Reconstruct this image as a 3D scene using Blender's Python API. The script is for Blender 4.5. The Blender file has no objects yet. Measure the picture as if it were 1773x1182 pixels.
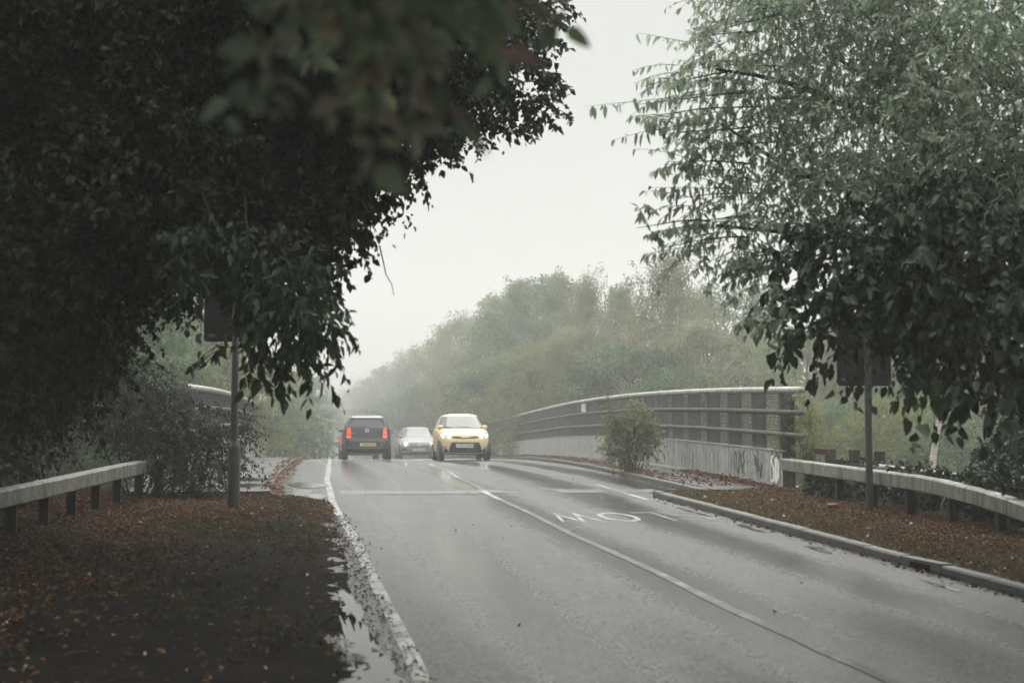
import bpy, bmesh, math, random
import numpy as np
from mathutils import Vector, Matrix

random.seed(11)
RNG = np.random.default_rng(11)
SC = bpy.context.scene
COL = SC.collection
R = math.radians

# ------------------------------------------------------------------ camera
F_PX, CX, CY = 2462.0, 886.5, 591.0            # focal length and centre on the 1773 px wide photograph
PITCH = math.atan((745.0 - CY) / F_PX)
YAW = math.atan(421.5 * math.cos(PITCH) / F_PX)  # camera looks this far right of the road direction (+Y)
EYE = Vector((0, 0, 1.73))
fwd = Vector((math.sin(YAW) * math.cos(PITCH), math.cos(YAW) * math.cos(PITCH), math.sin(PITCH)))
rgt = Vector((math.cos(YAW), -math.sin(YAW), 0))
upv = rgt.cross(fwd)
cam = bpy.data.cameras.new('camera')
cam.lens = 36.0 * F_PX / 1773.0
cam.sensor_width = 36
cam.clip_start = 0.05
cam.clip_end = 2000
cam.dof.use_dof = True
cam.dof.focus_distance = 30.0
cam.dof.aperture_fstop = 2.0
camo = bpy.data.objects.new('camera', cam)
camo.matrix_world = Matrix((rgt, upv, -fwd)).transposed().to_4x4()
camo.location = EYE
COL.objects.link(camo)
SC.camera = camo

# ------------------------------------------------------------------ sky, sun, exposure
SUN_EL, SUN_AZ = R(52), R(20)
w = bpy.data.worlds.new('World')
SC.world = w
w.use_nodes = True
nt = w.node_tree
nt.nodes.clear()
sky = nt.nodes.new('ShaderNodeTexSky')
sky.sky_type = 'NISHITA'
sky.sun_disc = False
sky.sun_elevation = SUN_EL
sky.sun_rotation = SUN_AZ
sky.air_density = 1.0
sky.dust_density = 6.0
sky.ozone_density = 1.0
hsv = nt.nodes.new('ShaderNodeHueSaturation')
hsv.inputs['Saturation'].default_value = 0.10
# overcast deck: even and pale low down, about three times brighter overhead
tcw = nt.nodes.new('ShaderNodeTexCoord')
sep = nt.nodes.new('ShaderNodeSeparateXYZ')
deck = nt.nodes.new('ShaderNodeValToRGB')
el = deck.color_ramp.elements
el[0].position, el[0].color = 0.0, (.136, .1385, .135, 1)
el[1].position, el[1].color = 1.0, (.80, .80, .79, 1)
e2 = el.new(.32); e2.color = (.145, .1475, .144, 1)
e3 = el.new(.62); e3.color = (.66, .66, .65, 1)
gain = nt.nodes.new('ShaderNodeVectorMath'); gain.operation = 'SCALE'
gain.inputs['Scale'].default_value = 46.0
nt.links.new(tcw.outputs['Generated'], sep.inputs[0])
nt.links.new(sep.outputs['Z'], deck.inputs['Fac'])
nt.links.new(deck.outputs['Color'], gain.inputs[0])
cloud = nt.nodes.new('ShaderNodeMix')
cloud.data_type = 'RGBA'
cloud.inputs['Factor'].default_value = 0.94      # closed cloud deck over the clear-sky colour
nt.links.new(gain.outputs[0], cloud.inputs['B'])
bg = nt.nodes.new('ShaderNodeBackground')
bg.inputs['Strength'].default_value = 0.10
wo = nt.nodes.new('ShaderNodeOutputWorld')
nt.links.new(sky.outputs[0], hsv.inputs['Color'])
nt.links.new(hsv.outputs[0], cloud.inputs['A'])
nt.links.new(cloud.outputs['Result'], bg.inputs['Color'])
nt.links.new(bg.outputs[0], wo.inputs['Surface'])
sl = bpy.data.lights.new('sun', 'SUN')
sl.energy = 1.5
sl.angle = R(40)
sl.color = (1.0, 0.97, 0.92)
so = bpy.data.objects.new('sun', sl)
so.rotation_euler = (math.pi / 2 - SUN_EL, 0, math.pi - SUN_AZ)
COL.objects.link(so)
SC.view_settings.view_transform = 'Standard'
SC.view_settings.look = 'None'
SC.view_settings.exposure = 0.22
SC.view_settings.gamma = 1.0
SC.cycles.volume_bounces = 2
SC.cycles.volume_step_rate = 5
SC.cycles.volume_max_steps = 64
SC.cycles.max_bounces = 8
SC.cycles.transparent_max_bounces = 16

# ------------------------------------------------------------------ helpers
def P(px, py, d):
    """World point seen at pixel (px, py) of the photograph at depth d metres."""
    return EYE + d * (fwd + (px - CX) / F_PX * rgt + (CY - py) / F_PX * upv)

def XY(px, d):
    p = P(px, 745, d)
    return p.x, p.y

def tag(o, label=None, cat=None, group=None, kind=None):
    if label: o['label'] = label
    if cat: o['category'] = cat
    if group: o['group'] = group
    if kind: o['kind'] = kind
    return o

def empty(name, loc, rz=0.0):
    o = bpy.data.objects.new(name, None)
    COL.objects.link(o)
    o.location = loc
    o.rotation_euler = (0, 0, rz)
    return o

def link(name, me, parent=None):
    o = bpy.data.objects.new(name, me)
    COL.objects.link(o)
    if parent is not None:
        o.parent = parent
    return o

class MB:
    """Collects shapes that become one mesh."""
    def __init__(self):
        self.v, self.f, self.m = [], [], []
    def add(self, vs, fs, mi=0):
        b = len(self.v)
        self.v += [tuple(x) for x in vs]
        self.f += [tuple(b + i for i in q) for q in fs]
        self.m += [mi] * len(fs)
    def box(self, c, s, rz=0.0, mi=0, M=None):
        hx, hy, hz = s[0] / 2, s[1] / 2, s[2] / 2
        vs = [Vector((x, y, z)) for x in (-hx, hx) for y in (-hy, hy) for z in (-hz, hz)]
        m = M if M is not None else Matrix.Rotation(rz, 3, 'Z')
        vs = [m @ q + Vector(c) for q in vs]
        self.add(vs, [(0, 1, 3, 2), (4, 6, 7, 5), (0, 4, 5, 1), (2, 3, 7, 6), (0, 2, 6, 4), (1, 5, 7, 3)], mi)
    def beam(self, a, b, wd, ht, mi=0):
        """Box from a to b, wd wide (horizontal) and ht high."""
        a, b = Vector(a), Vector(b)
        d = (b - a).normalized()
        s = d.cross(Vector((0, 0, 1)))
        if s.length < 1e-4: s = Vector((1, 0, 0))
        s.normalize()
        u = s.cross(d)
        vs = [p + s * x + u * z for p in (a, b) for x, z in ((-wd/2, -ht/2), (wd/2, -ht/2), (wd/2, ht/2), (-wd/2, ht/2))]
        self.add(vs, [(0, 1, 2, 3), (7, 6, 5, 4), (0, 4, 5, 1), (1, 5, 6, 2), (2, 6, 7, 3), (3, 7, 4, 0)], mi)
    def tube(self, pts, rad, n=6, cap=True, mi=0):
        pts = [Vector(p) for p in pts]
        k = len(pts)
        if not hasattr(rad, '__len__'): rad = [rad] * k
        vs, fs = [], []
        ref = None
        for i, p in enumerate(pts):
            t = (pts[min(i + 1, k - 1)] - pts[max(i - 1, 0)])
            if t.length < 1e-9: t = Vector((0, 0, 1))
            t.normalize()
            if ref is None:
                ref = t.orthogonal().normalized()
            ref = (ref - t * ref.dot(t))
            if ref.length < 1e-6: ref = t.orthogonal()
            ref.normalize()
            b = t.cross(ref)
            for j in range(n):
                a = 2 * math.pi * j / n
                vs.append(p + (ref * math.cos(a) + b * math.sin(a)) * rad[i])
        for i in range(k - 1):
            for j in range(n):
                fs.append((i * n + j, i * n + (j + 1) % n, (i + 1) * n + (j + 1) % n, (i + 1) * n + j))
        if cap:
            fs.append(tuple(reversed(range(n))))
            fs.append(tuple((k - 1) * n + j for j in range(n)))
        self.add(vs, fs, mi)
    def lathe(self, prof, c=(0, 0, 0), n=16, M=None):
        """Profile of (r, z) round the z axis (or M @ z axis)."""
        m = M if M is not None else Matrix.Identity(3)
        vs, fs = [], []
        for r_, z in prof:
            for j in range(n):
                a = 2 * math.pi * j / n
                vs.append(m @ Vector((r_ * math.cos(a), r_ * math.sin(a), z)) + Vector(c))
        for i in range(len(prof) - 1):
            for j in range(n):
                fs.append((i * n + j, i * n + (j + 1) % n, (i + 1) * n + (j + 1) % n, (i + 1) * n + j))
        self.add(vs, fs)
    def grid(self, rows):
        nr, nc = len(rows), len(rows[0])
        vs = [p for r_ in rows for p in r_]
        fs = [(i * nc + j, i * nc + j + 1, (i + 1) * nc + j + 1, (i + 1) * nc + j) for i in range(nr - 1) for j in range(nc - 1)]
        self.add(vs, fs)
    def build(self, name, mats, parent=None, smooth=False):
        me = bpy.data.meshes.new(name)
        me.from_pydata(self.v, [], self.f)
        if not isinstance(mats, (list, tuple)): mats = [mats]
        for m in mats: me.materials.append(m)
        if len(mats) > 1:
            me.polygons.foreach_set('material_index', self.m)
        if smooth:
            me.polygons.foreach_set('use_smooth', [True] * len(me.polygons))
        me.update()
        return link(name, me, parent)

def np_mesh(name, verts, quads, mat, smooth=False):
    """Fast mesh from an (n,3) array and an (m,4) array."""
    me = bpy.data.meshes.new(name)
    me.vertices.add(len(verts))
    me.vertices.foreach_set('co', np.asarray(verts, np.float32).ravel())
    k = quads.shape[1]
    me.loops.add(quads.size)
    me.loops.foreach_set('vertex_index', quads.astype(np.int32).ravel())
    me.polygons.add(len(quads))
    me.polygons.foreach_set('loop_start', np.arange(0, quads.size, k, dtype=np.int32))
    if smooth:
        me.polygons.foreach_set('use_smooth', np.ones(len(quads), bool))
    me.materials.append(mat)
    me.update(calc_edges=True)
    me.validate()
    return me

def unit(a):
    return a / np.maximum(np.linalg.norm(a, axis=1, keepdims=True), 1e-9)

def leaves(name, base, d, nrm, L, W, mat, fold=0.22, curl=0.15):
    """One mesh of folded leaf blades: base points, directions, normals, lengths, widths."""
    n = len(base)
    d = unit(d)
    s = unit(np.cross(d, nrm))
    u = np.cross(s, d)
    L = np.broadcast_to(L, (n,))[:, None]
    W = np.broadcast_to(W, (n,))[:, None]
    v = np.empty((n, 6, 3))
    v[:, 0] = base
    v[:, 1] = base + d * L * .32 + s * W * .5 + u * W * fold
    v[:, 2] = base + d * L * .70 + s * W * .36 + u * (W * fold * .6 - L * curl * .4)
    v[:, 3] = base + d * L - u * L * curl
    v[:, 4] = base + d * L * .70 - s * W * .36 + u * (W * fold * .6 - L * curl * .4)
    v[:, 5] = base + d * L * .32 - s * W * .5 + u * W * fold
    i = np.arange(n)[:, None] * 6
    q = np.concatenate([i + np.array([[0, 1, 2, 3]]), i + np.array([[0, 3, 4, 5]])], axis=0)
    # keep both halves of a leaf adjacent so each leaf is one island
    q = q.reshape(2, n, 4).transpose(1, 0, 2).reshape(2 * n, 4)
    return np_mesh(name, v.reshape(-1, 3), q, mat)

# ------------------------------------------------------------------ materials
def nodes(name):
    m = bpy.data.materials.new(name)
    m.use_nodes = True
    t = m.node_tree
    return m, t, t.nodes['Principled BSDF'], t.nodes['Material Output']

def N(t, typ, **kw):
    n = t.nodes.new(typ)
    for k, v in kw.items():
        if k in n.inputs: n.inputs[k].default_value = v
        else: setattr(n, k, v)
    return n

def ramp(t, fac, stops):
    r_ = t.nodes.new('ShaderNodeValToRGB')
    e = r_.color_ramp.elements
    while len(e) < len(stops): e.new(0.5)
    for el, (p, c) in zip(e, stops):
        el.position = p
        el.color = (*c, 1) if len(c) == 3 else c
    t.links.new(fac, r_.inputs['Fac'])
    return r_

def noise_tex(t, scale, detail=4, rough=.55, stretch=None, coord='Object'):
    tc = t.nodes.new('ShaderNodeTexCoord')
    mp = t.nodes.new('ShaderNodeMapping')
    if stretch: mp.inputs['Scale'].default_value = stretch
    nz = N(t, 'ShaderNodeTexNoise', Scale=scale, Detail=detail, Roughness=rough)
    t.links.new(tc.outputs[coord], mp.inputs[0])
    t.links.new(mp.outputs[0], nz.inputs['Vector'])
    return nz

def bump(t, b, h, strength, dist):
    bm_ = N(t, 'ShaderNodeBump', Strength=strength, Distance=dist)
    t.links.new(h, bm_.inputs['Height'])
    t.links.new(bm_.outputs[0], b.inputs['Normal'])
    return bm_

def simple(name, c, rough=.5, metal=0.0, spec=.5, var=.15, scale=6.0, coat=0.0, bmp=0.0, bscale=40):
    m, t, b, o = nodes(name)
    nz = noise_tex(t, scale)
    lo = tuple(x * (1 - var) for x in c)
    hi = tuple(min(1, x * (1 + var)) for x in c)
    r_ = ramp(t, nz.outputs['Fac'], [(.3, lo), (.7, hi)])
    t.links.new(r_.outputs[0], b.inputs['Base Color'])
    b.inputs['Roughness'].default_value = rough
    b.inputs['Metallic'].default_value = metal
    b.inputs['Specular IOR Level'].default_value = spec
    b.inputs['Coat Weight'].default_value = coat
    b.inputs['Coat Roughness'].default_value = .04
    if bmp:
        n2 = noise_tex(t, bscale, 6)
        bump(t, b, n2.outputs['Fac'], bmp, .01)
    return m

def emitter(name, c, s, base=None, rough=.2):
    m, t, b, o = nodes(name)
    b.inputs['Base Color'].default_value = (*(base or c), 1)
    b.inputs['Emission Color'].default_value = (*c, 1)
    b.inputs['Emission Strength'].default_value = s
    b.inputs['Roughness'].default_value = rough
    return m

def leaf_mat(name, cols, rough=.38, trans=.3, spec=.5, glow=1.5, patch=0.0, pscale=.4):
    m, t, b, o = nodes(name)
    g = t.nodes.new('ShaderNodeNewGeometry')
    k = len(cols)
    r_ = ramp(t, g.outputs['Random Per Island'], [(i / max(1, k - 1), c) for i, c in enumerate(cols)])
    if patch:      # noise turns whole clumps paler or deeper
        tc = t.nodes.new('ShaderNodeTexCoord'); nz = N(t, 'ShaderNodeTexNoise', Scale=pscale, Detail=3, Roughness=.6)
        oi = t.nodes.new('ShaderNodeObjectInfo')
        av = t.nodes.new('ShaderNodeVectorMath'); av.operation = 'ADD'
        t.links.new(tc.outputs['Object'], av.inputs[0]); t.links.new(oi.outputs['Random'], av.inputs[1])
        t.links.new(av.outputs[0], nz.inputs['Vector'])
        pr = ramp(t, nz.outputs['Fac'], [(.36, (1 - patch, 1 - patch * .9, 1 - patch * .85)), (.64, (1 + patch * .9, 1 + patch, 1 + patch * .95))])
        mm = t.nodes.new('ShaderNodeMix'); mm.data_type = 'RGBA'; mm.blend_type = 'MULTIPLY'; mm.inputs['Factor'].default_value = 1
        t.links.new(r_.outputs[0], mm.inputs['A']); t.links.new(pr.outputs[0], mm.inputs['B'])
        class _O: outputs = [mm.outputs['Result']]
        r_ = _O
    t.links.new(r_.outputs[0], b.inputs['Base Color'])
    b.inputs['Roughness'].default_value = rough
    b.inputs['Specular IOR Level'].default_value = spec
    tr = t.nodes.new('ShaderNodeBsdfTranslucent')
    mixc = N(t, 'ShaderNodeHueSaturation', Value=glow, Saturation=1.1)
    t.links.new(r_.outputs[0], mixc.inputs['Color'])
    t.links.new(mixc.outputs[0], tr.inputs['Color'])
    mx = N(t, 'ShaderNodeMixShader', Fac=trans)
    t.links.new(b.outputs[0], mx.inputs[1])
    t.links.new(tr.outputs[0], mx.inputs[2])
    t.links.new(mx.outputs[0], o.inputs['Surface'])
    return m

M = {}
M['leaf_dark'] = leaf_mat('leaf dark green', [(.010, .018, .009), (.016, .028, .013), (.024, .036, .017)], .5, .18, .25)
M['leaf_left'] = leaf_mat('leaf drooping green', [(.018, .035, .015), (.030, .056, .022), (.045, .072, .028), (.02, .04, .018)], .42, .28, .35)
M['leaf_near'] = leaf_mat('leaf near bough', [(.09, .115, .085), (.115, .14, .10), (.14, .16, .12), (.15, .115, .105)], .42, .6, .4, 2.3)
M['leaf_right'] = leaf_mat('leaf broad green', [(.11, .137, .098), (.145, .175, .127), (.18, .21, .152), (.122, .148, .108)], .30, .58, .8, 2.3, .28, .9)  # upper crown of the right tree: skylight put into a paler leaf colour
M['leaf_right_low'] = leaf_mat('leaf low green', [(.020, .034, .018), (.032, .052, .026), (.046, .064, .032)], .45, .25, .35)  # lower crown of the same tree: shade put into a darker leaf colour
M['leaf_near_pale'] = leaf_mat('leaf near pale', [(.24, .25, .15), (.20, .24, .15), (.24, .17, .14), (.16, .22, .13)], .4, .5, .4, 2.0)
M['leaf_autumn'] = leaf_mat('leaf turning', [(.16, .12, .05), (.20, .09, .05), (.22, .17, .09), (.05, .07, .03)], .4, .3)
M['leaf_far1'] = leaf_mat('leaf far green', [(.105, .13, .065), (.14, .165, .08), (.17, .19, .095)], .5, .4, .5, 1.8, .5)
M['leaf_far2'] = leaf_mat('leaf far olive', [(.125, .135, .080), (.155, .167, .098), (.185, .19, .115)], .5, .4, .5, 1.8, .45)
M['leaf_far3'] = leaf_mat('leaf far deep', [(.075, .105, .06), (.10, .135, .075), (.125, .16, .085)], .5, .4, .5, 1.8, .5)
M['leaf_birch'] = leaf_mat('leaf birch', [(.14, .138, .085), (.17, .165, .095), (.19, .18, .11)], .5, .4, .5, 1.8, .3)
M['leaf_fresh'] = leaf_mat('leaf fresh', [(.12, .145, .055), (.16, .18, .075), (.19, .195, .08)], .42, .45)
M['litter'] = leaf_mat('fallen leaf', [(.075, .034, .018), (.12, .055, .028), (.17, .085, .042), (.06, .032, .018), (.105, .05, .026), (.19, .115, .058)], .65, .1, .15)
M['litter_pale'] = leaf_mat('fallen pale leaf', [(.30, .24, .12), (.26, .16, .07), (.34, .30, .17)], .4, .1)
M['grass'] = leaf_mat('short dry grass', [(.07, .06, .025), (.10, .075, .035), (.06, .065, .022), (.12, .08, .04)], .5, .2)
M['bark'] = simple('bark', (.026, .022, .018), .8, var=.4, scale=14, bmp=.6, bscale=30)
M['bark_grey'] = simple('grey bark', (.12, .11, .095), .8, var=.35, scale=10, bmp=.4)
def birch_bark():
    m, t, b, o = nodes('birch bark')
    nz = noise_tex(t, 5, 5, .6, (1, 1, 5))
    r_ = ramp(t, nz.outputs['Fac'], [(.36, (.06, .05, .045)), (.44, (.42, .38, .33)), (.7, (.55, .50, .44))])
    t.links.new(r_.outputs[0], b.inputs['Base Color'])
    b.inputs['Roughness'].default_value = .7
    return m
M['birch_bark'] = birch_bark()
M['steel'] = None
def galv(name, c, streak, rough=.42, metal=.55):
    """Weathered galvanised steel: vertical run stains and blotches."""
    m, t, b, o = nodes(name)
    a = noise_tex(t, 3.0, 6, .6, (3.5, 3.5, .35))
    g = noise_tex(t, 9.0, 5, .6)
    r1 = ramp(t, a.outputs['Fac'], [(.32, streak), (.56, c)])
    r2 = ramp(t, g.outputs['Fac'], [(.30, (.55, .55, .52)), (.62, (1, 1, 1))])
    mx = t.nodes.new('ShaderNodeMix'); mx.data_type = 'RGBA'; mx.blend_type = 'MULTIPLY'
    mx.inputs['Factor'].default_value = .75
    t.links.new(r1.outputs[0], mx.inputs['A']); t.links.new(r2.outputs[0], mx.inputs['B'])
    t.links.new(mx.outputs['Result'], b.inputs['Base Color'])
    b.inputs['Metallic'].default_value = metal
    rr = ramp(t, g.outputs['Fac'], [(.3, (rough + .2,) * 3), (.7, (rough - .08,) * 3)])
    t.links.new(rr.outputs[0], b.inputs['Roughness'])
    return m
M['rail'] = galv('weathered barrier steel', (.30, .30, .27), (.10, .105, .07), .42, .25)
M['rail_post'] = simple('dark barrier post', (.022, .021, .018), .6, var=.4)
M['sheet'] = galv('bridge side sheet', (.56, .57, .55), (.20, .20, .18), .40, .45)
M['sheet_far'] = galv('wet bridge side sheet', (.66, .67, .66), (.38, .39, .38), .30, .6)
M['tube_rail'] = galv('bridge tube rail', (.50, .50, .47), (.30, .30, .26), .4, .3)
M['mid_rail'] = galv('dull tube rail', (.12, .12, .105), (.06, .06, .05), .6, .2)
M['bridge_post'] = simple('dark bridge post', (.07, .07, .066), .55, var=.3)
M['mesh_wire'] = simple('infill wire', (.085, .085, .08), .5, var=.2)
M['pole'] = simple('grey painted pole', (.050, .053, .050), .35, var=.25, scale=5)
M['sign_back'] = simple('grey sign back', (.016, .017, .017), .75, var=.15, spec=.2)
M['sticker'] = simple('sticker', (.12, .12, .115), .5)
M['timber'] = simple('old dark timber', (.030, .020, .016), .7, var=.5, scale=9, bmp=.5)
M['timber_red'] = simple('old red brown timber', (.075, .032, .024), .65, var=.4, scale=9, bmp=.5)
M['paint_scrawl_dark'] = simple('dark spray paint', (.09, .093, .095), .6)
M['paint_scrawl_white'] = simple('white spray paint', (.80, .81, .78), .5, var=.08)

def asphalt(name, base, r_lo, r_hi, streak=True, bmp=.5):
    m, t, b, o = nodes(name)
    fine = noise_tex(t, 36, 5, .8, (1, .5, 1))
    mid = noise_tex(t, 1.3, 5, .6)
    lo = tuple(x * .35 for x in base); hi = tuple(x * 1.9 for x in base)
    rc = ramp(t, fine.outputs['Fac'], [(.40, lo), (.62, hi)])
    t.links.new(rc.outputs[0], b.inputs['Base Color'])
    # wheel-worn wet bands along the road plus blotches decide the gloss
    st = noise_tex(t, 1.0, 3, .5, (.5, .05, 1)) if streak else mid
    mx = t.nodes.new('ShaderNodeMix'); mx.data_type = 'FLOAT'
    mx.inputs['Factor'].default_value = .14
    if streak:
        # bands about 1.65 m apart across the lanes, wandering a little
        tc = t.nodes.new('ShaderNodeTexCoord'); sx = t.nodes.new('ShaderNodeSeparateXYZ')
        t.links.new(tc.outputs['Object'], sx.inputs[0])
        m1 = N(t, 'ShaderNodeMath', operation='MULTIPLY_ADD'); m1.inputs[1].default_value = 3.81; m1.inputs[2].default_value = -2.9 - 2.2
        t.links.new(sx.outputs['X'], m1.inputs[0])
        m2 = N(t, 'ShaderNodeMath', operation='MULTIPLY_ADD'); m2.inputs[1].default_value = 4.4
        t.links.new(st.outputs['Fac'], m2.inputs[0]); t.links.new(m1.outputs[0], m2.inputs[2])
        m3 = N(t, 'ShaderNodeMath', operation='SINE'); t.links.new(m2.outputs[0], m3.inputs[0])
        m4 = N(t, 'ShaderNodeMath', operation='MULTIPLY_ADD'); m4.inputs[1].default_value = .13; m4.inputs[2].default_value = .5
        t.links.new(m3.outputs[0], m4.inputs[0])
        t.links.new(m4.outputs[0], mx.inputs['A'])
    else:
        t.links.new(st.outputs['Fac'], mx.inputs['A'])
    t.links.new(mid.outputs['Fac'], mx.inputs['B'])
    rr = ramp(t, mx.outputs['Result'], [(.38, (r_lo,) * 3), (.60, (r_hi,) * 3)])
    # each chip of stone has its own wetness
    gr = N(t, 'ShaderNodeMath', operation='MULTIPLY_ADD')
    gr.inputs[1].default_value = .55
    t.links.new(fine.outputs['Fac'], gr.inputs[0]); 
    ad = N(t, 'ShaderNodeMath', operation='SUBTRACT'); ad.inputs[1].default_value = .275
    t.links.new(rr.outputs[0], ad.inputs[0])
    t.links.new(ad.outputs[0], gr.inputs[2])
    t.links.new(gr.outputs[0], b.inputs['Roughness'])
    # dry chip tops against the water film between them
    sp_ = ramp(t, fine.outputs['Fac'], [(.39, (.08,) * 3), (.61, (.95,) * 3)])
    t.links.new(sp_.outputs[0], b.inputs['Specular IOR Level'])
    bump(t, b, fine.outputs['Fac'], bmp, .010)
    return m
M['road'] = asphalt('wet asphalt', (.040, .041, .040), .08, .46, True, .28)
M['path'] = asphalt('footway asphalt', (.05, .05, .047), .34, .62, False)
def soil():
    m, t, b, o = nodes('verge soil')
    a = noise_tex(t, 1.1, 6, .62)
    f = noise_tex(t, 30, 5, .7)
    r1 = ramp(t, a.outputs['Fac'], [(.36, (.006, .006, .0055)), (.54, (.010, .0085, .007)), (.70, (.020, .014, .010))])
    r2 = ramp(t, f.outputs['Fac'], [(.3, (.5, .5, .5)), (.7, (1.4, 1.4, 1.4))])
    mx = t.nodes.new('ShaderNodeMix'); mx.data_type = 'RGBA'; mx.blend_type = 'MULTIPLY'
    mx.inputs['Factor'].default_value = 1
    t.links.new(r1.outputs[0], mx.inputs['A']); t.links.new(r2.outputs[0], mx.inputs['B'])
    t.links.new(mx.outputs['Result'], b.inputs['Base Color'])
    b.inputs['Roughness'].default_value = .85
    b.inputs['Specular IOR Level'].default_value = .05
    bump(t, b, f.outputs['Fac'], .8, .02)
    return m
M['soil'] = soil()
M['turf'] = simple('turf soil', (.075, .055, .030), .85, var=.5, scale=2.0, bmp=.8, bscale=35, spec=.2)
M['ground'] = simple('rough ground', (.05, .055, .028), .9, var=.4, scale=.4, bmp=.5)
M['kerb'] = simple('concrete kerb', (.095, .098, .09), .55, var=.3, scale=3.5, bmp=.3, bscale=60)
def road_paint(name, keep):
    """Worn white road paint: chips show the asphalt through."""
    m, t, b, o = nodes(name)
    a = noise_tex(t, 22, 6, .75)
    c = noise_tex(t, 2.2, 4, .6)
    mx = t.nodes.new('ShaderNodeMix'); mx.data_type = 'FLOAT'
    mx.inputs['Factor'].default_value = .5
    t.links.new(a.outputs['Fac'], mx.inputs['A']); t.links.new(c.outputs['Fac'], mx.inputs['B'])
    r_ = ramp(t, mx.outputs['Result'], [(keep - .05, (.05, .05, .048)), (keep + .07, (.34, .34, .315))])
    t.links.new(r_.outputs[0], b.inputs['Base Color'])
    b.inputs['Roughness'].default_value = .42
    bump(t, b, a.outputs['Fac'], .3, .004)
    return m
M['paint'] = road_paint('worn line paint', .47)
M['paint_worn'] = road_paint('faint line paint', .575)
def water():
    m, t, b, o = nodes('puddle water')
    b.inputs['Base Color'].default_value = (.018, .018, .016, 1)
    b.inputs['Roughness'].default_value = .04
    b.inputs['IOR'].default_value = 1.33
    nz = noise_tex(t, 9, 3)
    bump(t, b, nz.outputs['Fac'], .05, .01)
    return m
M['water'] = water()

# ------------------------------------------------------------------ road geometry
S0, K0, Y0, YL = 0.0268, 0.0009, 23.5, 50.0
def zr(y):
    """Height of the carriageway: a ramp up to a hump bridge, then down."""
    q = max(0.0, min(y, YL) - Y0)
    z = S0 * y - K0 * q * q
    if y > YL:
        z -= 0.0480 * (y - YL)
    return z
def dr(y):
    """The bridge bears to the right."""
    if y < 20: return 0.0
    if y < 30: return 0.045 * (y - 20) ** 2 / 20
    return 0.045 * (y - 25)
BR = 0.045
def smooth(a, b, x):
    t = min(1, max(0, (x - a) / (b - a)))
    return t * t * (3 - 2 * t)
def hn(x, y, s=1.0):
    return math.sin(x * 1.7 * s + y * .9 * s) * .5 + math.sin(x * 3.1 * s - y * 2.3 * s + 1.3) * .3 + math.sin(y * 4.1 * s + x * .7 * s + 2.1) * .2

def terrain(x, y):
    yy = min(y, 150)
    base = zr(yy) - 0.30
    d = dr(yy)
    xr = 10.3 + d
    xl = (-4.6 if y < 22 else -4.6 + 2.3 * smooth(22, 27, y)) + d
    drop = 0
    if x > xr: drop = 4.2 * smooth(0, 9, x - xr)
    if x < xl: drop = 3.4 * smooth(0, 9, xl - x)
    far = smooth(90, 200, y)
    return base - drop * (1 - .55 * far) + (0.15 * hn(x * .3, y * .3) if (x > xr or x < xl) else 0)

def sheet(name, x0, x1, ys, nx, zoff, mat, zf=None):
    mb = MB()
    rows = []
    for y in ys:
        a = x0(y) if callable(x0) else x0
        b = x1(y) if callable(x1) else x1
        rows.append([(a + (b - a) * i / nx, y, zr(y) + zoff + (zf(a + (b - a) * i / nx, y, i / nx) if zf else 0)) for i in range(nx + 1)])
    mb.grid(rows)
    return mb.build(name, mat, None, True)

def fr(a, b, s):
    n = max(1, int(round((b - a) / s)))
    return [a + (b - a) * i / n for i in range(n + 1)]

# ground to the horizon
xs = [-190, -140, -100, -70, -50, -36, -27, -21, -17, -14, -12, -10, -8.5, -7, -6, -5, -4, -3, -2, 0, 3, 6, 9, 10, 10.7, 11.4, 12.2, 13, 14, 15, 16, 17.5, 19, 21, 24, 28, 34, 42, 55, 75, 110, 160, 230]
ysg = fr(-50, 110, 2.5) + fr(115, 460, 15)
mb = MB(); mb.grid([[(x, y, terrain(x, y)) for x in xs] for y in ysg])
tag(mb.build('ground', M['ground'], None, True), kind='structure')

YE = 23.6        # where the near verges stop and the bridge approach begins
road_l = lambda y: -0.6 if y < YE else -0.35 + dr(y)
road_r = lambda y: 7.6 if y < YE else 7.45 + dr(y)
tag(sheet('road', road_l, road_r, fr(-14, 22, 1.0) + fr(22.5, 70, .75) + fr(72, 160, 4), 10, 0.0, M['road']), kind='structure')

# left verge: leaf-strewn, flush with the road at a ragged edge
def vl_edge(y):
    e = 0.82 + 0.025 * math.sin(y * .9) + .02 * math.sin(y * 2.7 + 1)
    return e + 0.15 * smooth(12, 20, y) - 0.55 * smooth(22.4, 23.9, y)
def vl_z(x, y, t):
    e = vl_edge(y) - x
    return -.010 + .012 * smooth(0, .10, e) + .055 * smooth(.12, .75, e) + (.012 * hn(x * 3, y * 3) + .009 * hn(x * 8 + 1, y * 7) + .006 * hn(x * 17, y * 15 + 2) + .006 * hn(x * 31 + 3, y * 26)) * smooth(0, .2, e) + .10 * smooth(-1.6, -3.2, x)
mb = MB()
mb.grid([[(-4.9 + (vl_edge(y) + 4.9) * (1 - (1 - i / 70) ** 1.9), y, 0) for i in range(71)] for y in fr(-12, 4, .4) + fr(4.06, 14, .06) + fr(14.1, 23.9, .1)])
mb.v = [(x, y, zr(y) + vl_z(x, y, 0)) for x, y, z in mb.v]
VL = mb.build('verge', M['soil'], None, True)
tag(VL, kind='structure')
# right verge
def vr_z(x, y, t):
    return .012 * hn(x * 2, y * 2) + .05 * smooth(7.5, 9.5, x)
VR = sheet('verge', 6.52, 10.9, fr(-10, 23.45, .3), 24, 0.085, M['turf'], vr_z)
tag(VR, kind='structure')
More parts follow.
